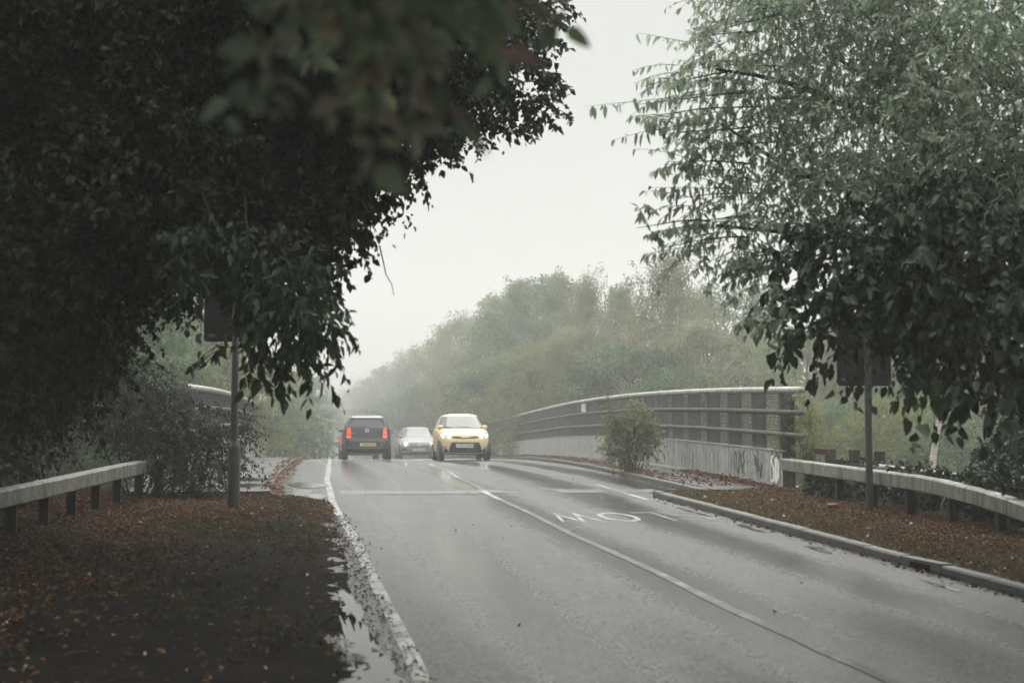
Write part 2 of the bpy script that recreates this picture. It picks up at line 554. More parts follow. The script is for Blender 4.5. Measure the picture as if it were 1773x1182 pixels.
# pavements on the bridge
tag(sheet('pavement', lambda y: -2.3 + dr(y), lambda y: -0.12 + dr(y), fr(23.7, 80, .9), 6, .105, M['path']), kind='structure')
tag(sheet('pavement', lambda y: 7.40 + dr(y), lambda y: 9.2 + dr(y), fr(23.2, 80, .9), 6, .105, M['path'], lambda x, y, t: .01), kind='structure')

def kerb_row(name, xf, y0, y1, wd=.13, ht=.095, side=1):
    mb = MB()
    y = y0
    i = 0
    while y < y1:
        L = min(.915, y1 - y)
        a, b = y + .006, y + L - .006
        jz = random.uniform(-.006, .006)
        if abs(y - 12.875) < .1 and name == 'kerb' and side == 1 and y0 < 0:
            y += L; continue       # the gully inlet stands here
        for (ya, yb) in ((a, b),):
            xa, xb = xf(ya), xf(yb)
            za, zb = zr(ya), zr(yb)
            c = .018
            prof = [(0, -.2), (0, ht - c), (c * .9 * side, ht), (wd * side, ht), (wd * side, -.2)]
            vs = [(xa + p, ya, za + q + jz) for p, q in prof] + [(xb + p, yb, zb + q + jz) for p, q in prof]
            n = len(prof)
            fs = [(k, k + 1, n + k + 1, n + k) for k in range(n - 1)] + [tuple(range(n)), tuple(range(2 * n - 1, n - 1, -1))]
            mb.add(vs, fs)
        y += L
        i += 1
    return tag(mb.build(name, M['kerb']), kind='structure')
kerb_row('kerb', lambda y: 6.38 + (1.0 * smooth(23.0, 24.6, y) if y > 23 else 0) * 0, -10, 23.3)
kerb_row('kerb', lambda y: 7.27 + dr(y), 23.2, 78)
kerb_row('kerb', lambda y: 0.0 + dr(y), 23.9, 78, side=-1)

# cast-iron gully inlet let into the right kerb
zc = zr(13.3325)
gy0, gy1 = 12.883, 13.782
groot = empty('kerb_gully', (6.38, 13.3325, zc))
tag(groot, 'dark gully inlet under a kerb block in the right hand kerb line', 'drain')
mb = MB()
for ya, yb, z0, z1 in ((gy0, gy0 + .22, -.2, .095), (gy1 - .22, gy1, -.2, .095), (gy0 + .222, gy1 - .222, .062, .094)):
    mb.box((.065, (ya + yb) / 2 - 13.3325, (z0 + z1) / 2), (.13, yb - ya, z1 - z0))
mb.build('kerb_block', M['kerb'], groot)
mb = MB()
mb.box((.11, 0, -.02), (.02, gy1 - gy0 - .45, .15))
for k in range(3):
    mb.box((.03, -.12 + .12 * k, .0), (.015, .02, .11))
mb.build('inlet_grate', simple('cast iron', (.03, .03, .03), .5), groot)

# road markings, sheets above the asphalt
def ribbon(name, xf, y0, y1, wd, mat, z=.004, step=.5, gaps=None, wob=0.0):
    mb = MB()
    segs = gaps or [(y0, y1)]
    for a, b in segs:
        rows = []
        for y in fr(a, b, step):
            j1 = random.uniform(-wob, wob); j2 = random.uniform(-wob, wob)
            rows.append([(xf(y) - wd / 2 + j1, y, zr(y) + z), (xf(y) + wd / 2 + j2, y, zr(y) + z)])
        mb.grid(rows)
    return tag(mb.build(name, mat), kind='structure')
edge_x = lambda y: 1.0 - 0.10 * smooth(16, 6, y) + dr(y) + .012 * math.sin(y * .8)
ribbon('edge_line', edge_x, 2, 60, .11, M['paint'], wob=.004, step=.5)
cl = []
y = 2.0
while y < 60:
    cl.append((y, y + (4.0 if y < 22 else 2.2))); y += 5.2 if y < 22 else 3.4
cxl = lambda y: 3.70 + dr(y) + .02 * math.sin(y)
ribbon('centre_line', cxl, 0, 0, .10, M['paint'], gaps=[g for i, g in enumerate(cl) if i % 2 == 0 and g[0] > 20], wob=.01)
ribbon('centre_line', cxl, 0, 0, .10, M['paint_worn'], gaps=[(a, b) for a, b in zip([g[1] for g in cl[:-1]], [g[0] for g in cl[1:]])] + [g for i, g in enumerate(cl) if i % 2 == 1 or g[0] <= 20], wob=.01)
ribbon('edge_line', lambda y: 6.08 + dr(y) * .8, 22.5, 26.5, .10, M['paint'], wob=.01)
# transverse bridge joint band of newer pale surfacing
ribbon_mb = MB()
rows = []
for yy in (24.3, 24.7, 25.2):
    rows.append([(-.1 + dr(yy) + 7.35 * i / 12, yy + .15 * math.sin(i), zr(yy) + .003) for i in range(13)])
ribbon_mb.grid(rows)
tag(ribbon_mb.build('road_joint', asphalt('smooth joint', (.10, .10, .098), .22, .4, False, .2)), kind='structure')

def text_mesh(s, size=1.0):
    cu = bpy.data.curves.new('lettering', 'FONT')
    cu.body = s
    cu.size = size
    cu.resolution_u = 4
    o = bpy.data.objects.new('lettering', cu)
    COL.objects.link(o)
    bpy.context.view_layer.update()
    me = bpy.data.meshes.new_from_object(o.evaluated_get(bpy.context.evaluated_depsgraph_get()))
    vs = [tuple(v.co) for v in me.vertices]
    fs = [tuple(p.vertices) for p in me.polygons]
    bpy.data.objects.remove(o)
    bpy.data.curves.remove(cu)
    bpy.data.meshes.remove(me)
    return vs, fs
# SLOW, painted for traffic coming the other way, so it stands on its head from here
mb = MB()
YS0, YS1 = 18.75, 20.2
for ch, xa, xb, mi in (('W', 3.88, 4.50, 0), ('O', 4.58, 5.10, 0), ('L', 5.18, 5.52, 1), ('S', 5.62, 6.12, 1)):
    vs, fs = text_mesh(ch)
    x0 = min(v[0] for v in vs); x1 = max(v[0] for v in vs)
    y0 = min(v[1] for v in vs); y1 = max(v[1] for v in vs)
    out = []
    for v in vs:
        u = (v[0] - x0) / (x1 - x0); q = (v[1] - y0) / (y1 - y0)
        X = xb - u * (xb - xa); Y = YS1 - q * (YS1 - YS0)
        out.append((X, Y, zr(Y) + .004))
    mb.add(out, fs, mi)
tag(mb.build('slow_marking', [road_paint('lettering paint', .465), M['paint_worn']]), kind='structure')

# puddle between the left edge line and the verge
def blob_outline(cx, cy, rx, ry, n=200, seed=0, amp=.45):
    rr = random.Random(seed)
    ph = [rr.uniform(0, 6.28) for _ in range(7)]
    out = []
    for k in range(n):
        a = 2 * math.pi * k / n
        q = 1 + amp * sum(math.sin((j + 2) * a + ph[j]) / (j + 1.6) for j in range(7)) * .7 + amp * (.22 * math.sin(19 * a + ph[1]) + .15 * math.sin(37 * a + ph[2]))
        out.append((cx + rx * q * math.cos(a), cy + ry * q * math.sin(a)))
    return out
for k, (cx_, cy_, rx, ry, sd) in enumerate(((.60, 8.6, .17, 2.3, 3), (.40, 9.6, .22, .5, 5), (.66, 11.6, .07, .8, 11))):
    mb = MB()
    o_ = blob_outline(cx_, cy_, rx, ry, seed=sd)
    mb.add([(x, y, zr(y) + .026) for x, y in o_], [tuple(range(len(o_)))])
    tag(mb.build('puddle', M['water']), kind='structure')
rr = random.Random(5)
for k in range(5):            # thin wet pools lying along the right gutter
    yy = 9 + k * 2.9 + rr.uniform(-.4, .4)
    mb = MB()
    o_ = blob_outline(6.38 - rr.uniform(.22, .38), yy, rr.uniform(.03, .07), rr.uniform(.3, .6), 160, k + 20, .6)
    o_ = [(min(x, 6.375), y) for x, y in o_]
    mb.add([(x, y, zr(y) + .006) for x, y in o_], [tuple(range(len(o_)))])
    tag(mb.build('puddle', M['water']), kind='structure')
for k, (cx_, cy_, rx, ry) in enumerate(((.35, 25.0, .35, .9), (.62, 26.8, .3, .9), (.75, 23.9, .22, .5), (-.45, 25.2, .4, .5), (-.7, 27.2, .5, .7), (6.95, 24.6, .2, .6))):
    mb = MB()
    z_ = .009 if cx_ > -.1 else .113
    o_ = blob_outline(cx_ + dr(cy_), cy_, rx, ry, seed=40 + k, amp=.4)
    if z_ < .1: o_ = [(max(x, dr(y) + .012), y) for x, y in o_]
    mb.add([(x, y, zr(y) + z_) for x, y in o_], [tuple(range(len(o_)))])
    tag(mb.build('puddle', M['water']), kind='structure')

#PART2
# ------------------------------------------------------------------ bridge parapets
def parapet(xb, side, y0, y1, ext, label, scrawl):
    root = empty('bridge_parapet', (0, 0, 0))
    tag(root, label, 'bridge parapet')
    xf = lambda y: xb + dr(y)
    H = (1.80, 1.42, 1.04)
    for k, h in enumerate(H):
        mb = MB()
        ys = [y0 - ext] + fr(y0, y1, 1.5)
        mb.tube([(xf(y), y, zr(y) + h) for y in ys], .042 if k else .055, 8)
        mb.build('rail', M['mid_rail'] if k else M['tube_rail'], root, True)
    y = y0 + .15
    while y < y1:
        mb = MB()
        x = xf(y) + side * .16
        z0 = zr(y) - .3
        zt = zr(y) + 1.78
        mb.box((x, y, (z0 + zt) / 2), (.24, .012, zt - z0))
        mb.box((x - side * .12, y, (z0 + zt) / 2), (.014, .11, zt - z0))
        mb.box((x + side * .12, y, (z0 + zt) / 2), (.014, .11, zt - z0))
        for h in H:
            mb.box((x - side * .13, y, zr(y) + h), (.05, .06, .05))
        mb.build('post', M['bridge_post'], root)
        y += 1.5
    # welded wire infill
    mb = MB()
    zl, zh = .74, 1.78
    n = int((y1 - y0) / .05)
    t = .010
    xo = side * .05
    for i in range(n):
        yy = y0 + i * .05
        x = xf(yy) + xo
        za, zb = zr(yy) + zl, zr(yy) + zh
        mb.add([(x, yy - t/2, za), (x, yy + t/2, za), (x, yy + t/2, zb), (x, yy - t/2, zb)], [(0, 1, 2, 3)])
    for h in np.arange(zl, zh, .045):
        rows = []
        for yy in fr(y0, y1, 1.0):
            rows.append([(xf(yy) + xo + side * .003, yy, zr(yy) + h - t/2), (xf(yy) + xo + side * .003, yy, zr(yy) + h + t/2)])
        mb.grid(rows)
    mb.build('mesh_infill', M['mesh_wire'], root)
    # ribbed side sheets
    y = y0 - .02
    pw = 3.0
    k = 0
    while y < y1:
        mb = MB()
        ya, yb = y + .008, min(y + pw, y1) - .008
        ys = fr(ya, yb, .0375)
        rows = []
        for j, yy in enumerate(ys):
            rib = (.0, .0, .012, .012)[j % 4] if y < 38 else (.0, .0, .006, .006)[j % 4]
            x = xf(yy) + side * (.02 + rib)
            rows.append([(x, yy, zr(yy) + q) for q in (.10, .42, .74)])
        mb.grid(rows)
        bx = MB()
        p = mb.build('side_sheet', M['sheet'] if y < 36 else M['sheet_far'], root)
        cap = MB()
        cap.beam((xf(ya) + side * .03, ya, zr(ya) + .752), (xf(yb) + side * .03, yb, zr(yb) + .752), .06, .022)
        cap.beam((xf(ya) - side * .02, ya, zr(ya) + .125), (xf(yb) - side * .02, yb, zr(yb) + .125), .07, .04)
        cap.build('edge_strip', M['tube_rail'], p)
        y += pw
        k += 1
    if scrawl:
        def draw(name, strokes, yc, hw, z0, z1, mat, wd):
            mb = MB()
            for st in strokes:
                pts = []
                for u, v in st:
                    yy = yc - (u - .5) * 2 * hw
                    pts.append((yy, zr(yy) + z0 + (z1 - z0) * v))
                for (ya, za), (yb, zb) in zip(pts[:-1], pts[1:]):
                    dy, dz = yb - ya, zb - za
                    l = math.hypot(dy, dz) or 1
                    ny, nz = -dz / l * wd * 1.6, dy / l * wd
                    if abs(dz) < abs(dy): nz = wd / 2 * (1 if nz >= 0 else -1)
                    e = .004
                    xa, x2 = xf(ya) + side * .02 - side * e, xf(yb) + side * .02 - side * e
                    mb.add([(xa, ya - ny / 2, za - nz / 2), (xa, ya + ny / 2, za + nz / 2), (x2, yb + ny / 2, zb + nz / 2), (x2, yb - ny / 2, zb - nz / 2)], [(0, 1, 2, 3)])
            mb.build(name, mat, root)
        # a looping N, an S and a swash
        draw('scrawl', [[(.05, .15), (.0, .5), (.08, .9), (.16, .95), (.2, .7), (.22, .3), (.3, .05), (.38, .3), (.42, .8), (.5, .95), (.56, .6), (.6, .4), (.66, .2), (.7, .5)],
                        [(.95, .95), (.78, .95), (.74, .8), (.86, .68), (.92, .55), (.78, .42), (.7, .3)], [(.62, .3), (.8, .12), (.95, .02)]], 25.75, .36, .22, .68, M['paint_scrawl_dark'], .034)
        draw('scrawl', [[(.0, .95), (.2, .86), (.14, .6), (.3, .55), (.34, .75), (.4, .4), (.3, .2)], [(.05, .55), (.25, .5)], [(.45, .62), (.6, .5), (.58, .3), (.8, .45), (.84, .6), (.7, .3), (.66, .05)]], 24.65, .30, .20, .66, M['paint_scrawl_dark'], .036)
        draw('scrawl', [[(.42, .95), (.25, .98), (.1, .85), (.14, .7), (.34, .55), (.42, .38), (.34, .1), (.16, .05), (.05, .15)],
                        [(.60, .05), (.58, .95), (.78, .85), (.88, .5), (.8, .18), (.60, .05)]], 23.75, .24, .17, .66, M['paint_scrawl_white'], .06)
    return root
PR = parapet(8.66, 1, 23.37, 74, 1.05, 'right hand bridge parapet with tube rails, wire mesh and scrawled grey side sheets', True)
PL = parapet(-1.40, -1, 25.2, 74, .4, 'left hand bridge parapet of rails and mesh half hidden by the bush', False)
# pale notice fixed to the mesh of the right parapet
yN = 42.3
mb = MB(); mb.box((8.66 + dr(yN) - .0, yN, zr(yN) + 1.60), (.012, .62, .26))
mb.build('notice_plate', simple('pale notice', (.55, .57, .56), .4), PR)

# ------------------------------------------------------------------ barriers
def barrier(pts, hfun, label, y_post, side, zbase, bw=.19, bh=.20):
    root = empty('guard_rail', (0, 0, 0))
    tag(root, label, 'guard rail')
    # cut the line into beam lengths
    dist = [0]
    for a, b in zip(pts[:-1], pts[1:]):
        dist.append(dist[-1] + math.hypot(b[0] - a[0], b[1] - a[1]))
    def at(s):
        for k in range(len(pts) - 1):
            if s <= dist[k + 1] or k == len(pts) - 2:
                q = (s - dist[k]) / (dist[k + 1] - dist[k])
                return pts[k][0] + (pts[k + 1][0] - pts[k][0]) * q, pts[k][1] + (pts[k + 1][1] - pts[k][1]) * q
    T = dist[-1]
    sec = 2.4
    s = 0
    while s < T - .05:
        e = min(T, s + sec)
        mb = MB()
        n = 4
        ring = []
        c = .018
        prof = [(-bw/2 + c, -bh), (bw/2 - c, -bh), (bw/2, -bh + c), (bw/2, -c), (bw/2 - c, 0), (-bw/2 + c, 0), (-bw/2, -c), (-bw/2, -bh + c)]
        for i in range(n + 1):
            ss = s + .010 + (e - s - .020) * i / n
            x, y = at(ss)
            x2, y2 = at(min(T, ss + .05)); x1, y1 = at(max(0, ss - .05))
            tx, ty = x2 - x1, y2 - y1
            l = math.hypot(tx, ty); tx /= l; ty /= l
            z = zr(y) + hfun(y)
            ring.append([(x + ty * p, y - tx * p, z + q) for p, q in prof])
        vs = [p for r_ in ring for p in r_]
        m8 = len(prof)
        fs = [(i * m8 + j, i * m8 + (j + 1) % m8, (i + 1) * m8 + (j + 1) % m8, (i + 1) * m8 + j) for i in range(n) for j in range(m8)]
        fs += [tuple(range(m8)), tuple(range(n * m8 + m8 - 1, n * m8 - 1, -1))]
        mb.add(vs, fs)
        mb.build('beam', M['rail'], root)
        s = e
    s = .35
    while s < T:
        x, y = at(s)
        zt = zr(y) + hfun(y) - bh
        zb = zr(y) + zbase - .35
        if zt - zb > .1:
            mb = MB()
            mb.box((x + side * .02, y, (zt + zb) / 2), (.11, .010, zt - zb))
            for q in (-1, 1):
                mb.box((x + side * .02 + q * .055, y, (zt + zb) / 2), (.010, .075, zt - zb))
            mb.build('post', M['rail_post'], root)
        s += 1.2
    return root
def h_right(y):
    return float(np.interp(y, [8, 12.0, 15.0, 15.6, 16.4, 17.4, 30], [.12, .18, .50, .565, .61, .66, .66]))
barrier([(8.50, 10.5), (8.50, 22.65)], h_right, 'long box section steel guard rail on the right verge, stained grey', 1.2, 1, .12)
barrier([(9.05, 15.7), (9.05, 20.6)], lambda y: .68, 'short rear guard rail beam behind the right verge rail, half buried in shrub', 1.2, 1, .12)
barrier([(-4.1, 8.0), (-2.88, 16.1), (-2.56, 18.3), (-2.16, 21.3), (-1.72, 23.9)], lambda y: .66, 'mossy box section guard rail running into the bush on the left verge', 1.2, -1, .08)

# ------------------------------------------------------------------ sign posts (seen from behind)
def sign_post(x, y, zb, prof, bx, bw, bh, zbot, label, strip):
    root = empty('sign_post', (x, y, zb))
    tag(root, label, 'road sign')
    mb = MB(); mb.lathe(prof, n=20)
    mb.build('pole', M['pole'], root, False)
    mb = MB()
    # rounded board, 4 mm sheet with two stiffening channels, on the far side of the pole
    n = 6; rr_ = .05
    pts = []
    for cx_, cz_, a0 in ((bw/2 - rr_, bh/2 - rr_, 0), (-bw/2 + rr_, bh/2 - rr_, 90), (-bw/2 + rr_, -bh/2 + rr_, 180), (bw/2 - rr_, -bh/2 + rr_, 270)):
        for k in range(n + 1):
            a = R(a0 + 90 * k / n)
            pts.append((cx_ + rr_ * math.cos(a), cz_ + rr_ * math.sin(a)))
    yb = prof[-1][0] + .05
    zc = zbot + bh / 2
    m = len(pts)
    vs = [(bx + p, yb, zc + q) for p, q in pts] + [(bx + p, yb + .012, zc + q) for p, q in pts]
    mb.add(vs, [tuple(range(m)), tuple(range(2 * m - 1, m - 1, -1))] + [(i, (i + 1) % m, m + (i + 1) % m, m + i) for i in range(m)])
    board = mb.build('sign_board', M['sign_back'], root)
    for q in (.28, -.28):
        ch = MB(); ch.box((bx, yb - .019, zc + q * bh), (bw * .94, .034, .045))
        ch.build('channel', M['sign_back'], board)
        cl_ = MB(); cl_.lathe([(prof[-1][0] + .012, -.02), (prof[-1][0] + .012, .02)], (0, 0, zc + q * bh), 20)
        cl_.build('clip', M['pole'], board)
    st = MB(); st.box((bx - bw/2 + .11, yb - .003, zc - bh/2 + .09), (.10, .003, .045))
    st.build('sticker', M['sticker'], board)
    if strip:
        s2 = MB(); s2.box((.045, -.038, zbot - .16), (.028, .01, .24))
        s2.build('label_strip', simple('pale strip', (.28, .28, .27), .5), root)
    return root
def vz(x, y): return zr(y) + .05
sign_post(-.485, 20.9, vz(0, 20.9), [(.0, -.3), (.086, -.3), (.086, .86), (.080, .90), (.056, .97), (.053, 1.0), (.049, 3.35), (0, 3.36)], .0, .90, .92, 2.40,
          'stout grey sign pole with wide base on the left verge, board back under leaves', True)
sign_post(8.25, 18.75, zr(18.75) + .09, [(.0, -.3), (.050, -.3), (.050, 2.75), (0, 2.76)], -.03, .80, .82, 1.76,
          'slim dark sign pole beside the right guard rail, back of its board in foliage', False)

# ------------------------------------------------------------------ broken timber fence behind the right barrier
root = empty('timber_fence', (0, 0, 0))
tag(root, 'low broken timber fence of dark posts behind the right guard rail', 'fence')
fx = 9.45
fposts = []
for px, top in ((1398, .84), (1436, .80), (1477, .82), (1520, .84)):
    # point on x = fx along the fence line
    d = fx / .9857 * F_PX / (px - 465)
    y = d * 1.0145 - .171 * fx
    fposts.append((y, top))
    mb = MB(); mb.box((fx, y, zr(y) + (top - .3) / 2), (.13, .13, top + .3), rz=.05)
    mb.build('post', M['timber'], root)
def frail(a, b, z, mat):
    mb = MB(); mb.beam((fx - .09, a, zr(a) + z), (fx - .09, b, zr(b) + z), .045, .10)
    mb.build('rail', mat, root)
frail(fposts[0][0] + .05, fposts[1][0] - .12, .75, M['timber_red'])
frail(fposts[1][0] - .02, fposts[2][0] + .02, .60, M['timber'])
frail(fposts[2][0], fposts[3][0] - .1, .56, M['timber'])

# ------------------------------------------------------------------ cars
TYRE = simple('tyre rubber', (.018, .018, .018), .7)
RIM = simple('alloy rim', (.30, .30, .31), .35, .8)
GLASS = simple('car glass', (.030, .034, .036), .06, 0, .5, .05)
BLACKTRIM = simple('black trim', (.014, .014, .015), .45)
GLOSSBLACK = simple('gloss black', (.010, .010, .011), .06, 0, .5, .05)
SILVER = simple('bright trim', (.62, .62, .62), .3, .6, .5, .05)
LENS = simple('lamp lens', (.42, .43, .44), .08, .3)
DARKLENS = simple('dark lamp lens', (.12, .12, .125), .08, .2)
HEAD = emitter('lit headlamp', (1, .98, .93), 14)
TAILLIT = emitter('lit tail lamp', (1, .10, .04), 1.5, (.5, .03, .02))
TAILGLOW = emitter('tail lamp red', (1, .16, .08), .32, (.55, .05, .03))
AMBERGLOW = emitter('indicator lens', (1, .28, .12), .55, (.5, .12, .05))
PLATEY = simple('yellow plate', (.62, .50, .16), .35, var=.04)
PLATEW = simple('white plate', (.66, .66, .62), .35, var=.04)
PLATEP = simple('pale plate band', (.55, .60, .60), .35, var=.04)
INK = simple('plate ink', (.025, .025, .025), .5)

class Car:
    def __init__(s, name, label, paint, L, W, yf, yr, wd, n_exp=4.0, ground=0.2):
        s.root = empty(name, (0, 0, 0))
        tag(s.root, label, 'car')
        s.paint = paint
        s.tf, s.tr, s.tw = [np.array(t).T for t in (yf, yr, wd)]
        s.n = n_exp
        s.zmax = s.tw[0][-1]
    def yf(s, z): return float(np.interp(z, *s.tf))
    def yr(s, z): return float(np.interp(z, *s.tr))
    def w(s, z): return float(np.interp(z, *s.tw))
    def surf(s, x, z, end):
        """y of the body surface on the front (+1) or rear (-1) at x, z."""
        a, b, w_ = s.yf(z), s.yr(z), s.w(z)
        q = min(.999, abs(x) / w_)
        h = (a - b) / 2
        k = (1 - q ** s.n) ** (1 / s.n)
        return (a + b) / 2 + end * h * k
    def side(s, y, z):
        a, b, w_ = s.yf(z), s.yr(z), s.w(z)
        h = (a - b) / 2
        q = min(.999, abs(y - (a + b) / 2) / h)
        return w_ * (1 - q ** s.n) ** (1 / s.n)
    def body(s, zs, wheels=(), wr=.34):
        m = 72
        vs, fs = [], []
        for z in zs:
            a, b, w_ = s.yf(z), s.yr(z), s.w(z)
            h, c = (a - b) / 2, (a + b) / 2
            for j in range(m):
                t = 2 * math.pi * j / m
                ct, st = math.cos(t), math.sin(t)
                # superellipse, resampled so the sides get points too
                x = w_ * math.copysign(abs(ct) ** (2 / s.n), ct)
                y = c + h * math.copysign(abs(st) ** (2 / s.n), st)
                vs.append((x, y, z))
        for i in range(len(zs) - 1):
            for j in range(m):
                q = (i * m + j, i * m + (j + 1) % m, (i + 1) * m + (j + 1) % m, (i + 1) * m + j)
                p = [sum(vs[k][a] for k in q) / 4 for a in range(3)]
                cut = False
                for wy in wheels:
                    if abs(p[0]) > s.w(p[2]) * .80 and (p[1] - wy) ** 2 + (p[2] - .30) ** 2 < wr ** 2:
                        cut = True
                if not cut: fs.append(q)
        fs.append(tuple(range(m - 1, -1, -1)))
        fs.append(tuple((len(zs) - 1) * m + j for j in range(m)))
        mb = MB(); mb.add(vs, fs)
        return mb.build('body', s.paint, s.root, True)
    def patch(s, name, rows, mat, end=1, off=.006, parent=None, nx=12, smooth_=True, thick=.012):
        """Panel lying on the front or rear: rows of (z, x_left, x_right)."""
        g, bk = [], []
        for z, xa, xb in rows:
            r1 = [(xa + (xb - xa) * i / nx) for i in range(nx + 1)]
            g.append([(x, s.surf(x, z, end) + end * off, z) for x in r1])
        mb = MB(); mb.grid(g)
        # rim back to the body so the panel has an edge
        nr = len(rows)
        loop = [(0, j) for j in range(nx + 1)] + [(i, nx) for i in range(1, nr)] + [(nr - 1, j) for j in range(nx - 1, -1, -1)] + [(i, 0) for i in range(nr - 2, 0, -1)]
        b = len(mb.v)
        for i, j in loop:
            p = g[i][j]
            mb.v.append((p[0], p[1] - end * (off + thick), p[2]))
        k = len(loop)
        for q in range(k):
            i0, j0 = loop[q]; i1, j1 = loop[(q + 1) % k]
            mb.f.append((i0 * (nx + 1) + j0, i1 * (nx + 1) + j1, b + (q + 1) % k, b + q)); mb.m.append(0)
        return mb.build(name, mat, parent or s.root, smooth_)
    def patch_side(s, name, rows, mat, sx, off=.006, parent=None, ny=10):
        """Panel lying on a side: rows of (z, y_back, y_front)."""
        g = []
        for z, ya, yb in rows:
            g.append([(sx * (s.side(y, z) + off), y, z) for y in [ya + (yb - ya) * i / ny for i in range(ny + 1)]])
        mb = MB(); mb.grid(g)
        return mb.build(name, mat, parent or s.root, True)
    def fine(s, rows, n=8):
        out = []
        for a, b in zip(rows[:-1], rows[1:]):
            for k in range(n):
                q = k / n
                out.append(tuple(a[i] + (b[i] - a[i]) * q for i in range(3)))
        out.append(rows[-1])
        return out
    def wheel(s, x, y, r=.295, wd=.19):
        sx = 1 if x > 0 else -1
        Mx = Matrix.Rotation(R(90) * sx, 3, 'Y')
        root_w = MB()
        h = wd / 2
        root_w.lathe([(r * .62, -h), (r * .93, -h), (r, -h * .7), (r, h * .7), (r * .93, h), (r * .62, h)], (x, y, r), 28, Mx)
        t = root_w.build('wheel', TYRE, s.root, False)
        m2 = MB()
        m2.lathe([(0, h * .55), (r * .18, h * .6), (r * .2, h * .35), (r * .56, h * .45), (r * .63, h * .9)], (x, y, r), 28, Mx)
        for k in range(5):
            a = 2 * math.pi * k / 5
            c = Vector((x + sx * h * .62, y + math.cos(a) * r * .36, r + math.sin(a) * r * .36))
            m2.box(c, (.02, r * .5, .05), M=Matrix.Rotation(a, 3, 'X'))
        m2.build('rim', RIM, t)
        return t
    def mirror(s, sx, y, z, mat, wd=.17, ht=.13):
        x0 = s.side(y, z)
        mb = MB()
        rows = []
        M_ = Matrix.Identity(3)
        vs = []
        n, k = 12, 6
        for i in range(k + 1):
            a = math.pi * i / k
            for j in range(n):
                b = 2 * math.pi * j / n
                vs.append((sx * (x0 + .10) - sx * wd / 2 * math.cos(a) * 1.0 * -1, y + .07 * math.sin(a) ** .6 * math.cos(b), z + ht / 2 * math.sin(a) ** .5 * math.sin(b)))
        fs = [(i * n + j, i * n + (j + 1) % n, (i + 1) * n + (j + 1) % n, (i + 1) * n + j) for i in range(k) for j in range(n)]
        mb.add(vs, fs)
        mir = mb.build('mirror', mat, s.root, True)
        m2 = MB(); m2.beam((sx * (x0 - .04), y, z - ht * .35), (sx * (x0 + .09), y, z - ht * .35), .05, .04)
        m2.build('mirror_arm', BLACKTRIM, mir)
        return mir
    def text_on(s, name, txt, xc, zc, wd, ht, mat, end=1, off=.012, parent=None):
        vs, fs = text_mesh(txt)
        x0 = min(v[0] for v in vs); x1 = max(v[0] for v in vs)
        z0 = min(v[1] for v in vs); z1 = max(v[1] for v in vs)
        out = []
        for v in vs:
            u = (v[0] - x0) / (x1 - x0) - .5; q = (v[1] - z0) / (z1 - z0) - .5
            x = xc + (-1 if end > 0 else 1) * u * wd
            out.append((x, s.surf(xc, zc, end) + end * off, zc + q * ht))
        mb = MB(); mb.add(out, fs)
        return mb.build(name, mat, parent or s.root)
    def plate(s, txt, xc, zc, mat, end, sp=(4, 3)):
        wd, ht = .52, .111
        y = s.surf(xc, zc, end)
        y = max(s.surf(xc + q, zc + k, end) * end for q in (-.26, 0, .26) for k in (-.05, .05)) * end
        mb = MB(); mb.box((xc, y + end * .008, zc), (wd, .012, ht))
        p = mb.build('number_plate', mat, s.root)
        mb = MB()
        bxx = xc + (-1 if end < 0 else 1) * (wd / 2 - .03)
        mb.box((bxx, y + end * .0155, zc), (.05, .003, ht * .96))
        mb.build('plate_band', PLATEP, p)
        vs, fs = text_mesh(txt)
        x0 = min(v[0] for v in vs); x1 = max(v[0] for v in vs)
        z0 = min(v[1] for v in vs); z1 = max(v[1] for v in vs)
        out = []
        for v in vs:
            u = (v[0] - x0) / (x1 - x0) - .5; q = (v[1] - z0) / (z1 - z0) - .5
            sgn = -1 if end > 0 else 1
            out.append((xc + sgn * (u * .42 + .025), y + end * .016, zc + q * .078))
        mb = MB(); mb.add(out, fs)
        mb.build('plate_lettering', INK, p)
        return p
    def disc(s, name, x, z, r_, mat, end=1, off=.012, parent=None, squash=1.0):
        y = s.surf(x, z, end) + end * off
        mb = MB(); mb.lathe([(r_, -.02), (r_, 0), (r_ * .8, .008), (0, .011)], (x, y, z), 18, Matrix.Rotation(R(-90) * end, 3, 'X'))
        return mb.build(name, mat, parent or s.root, True)
    def place(s, px, d, yaw):
        x, y = XY(px, d)
        s.root.location = (x, y, zr(y) + .002)
        sl_ = (zr(y + .5) - zr(y - .5))
        s.root.rotation_euler = (math.atan(sl_) * math.cos(yaw), 0, yaw)

def zs_for(z0, z1, n=34):
    return [z0 + (z1 - z0) * i / n for i in range(n + 1)]
BLACKPAINT = simple('black car paint', (.030, .031, .033), .22, 0, .5, .05, coat=1.0)
YELLOWPAINT = simple('yellow car paint', (.64, .51, .30), .42, .0, .35, .03, coat=.15)
SILVERPAINT = simple('silver car paint', (.24, .255, .255), .42, .3, .4, .04, coat=.15)
REDPAINT = simple('red car paint', (.55, .05, .035), .28, 0, .5, .04, coat=.8)

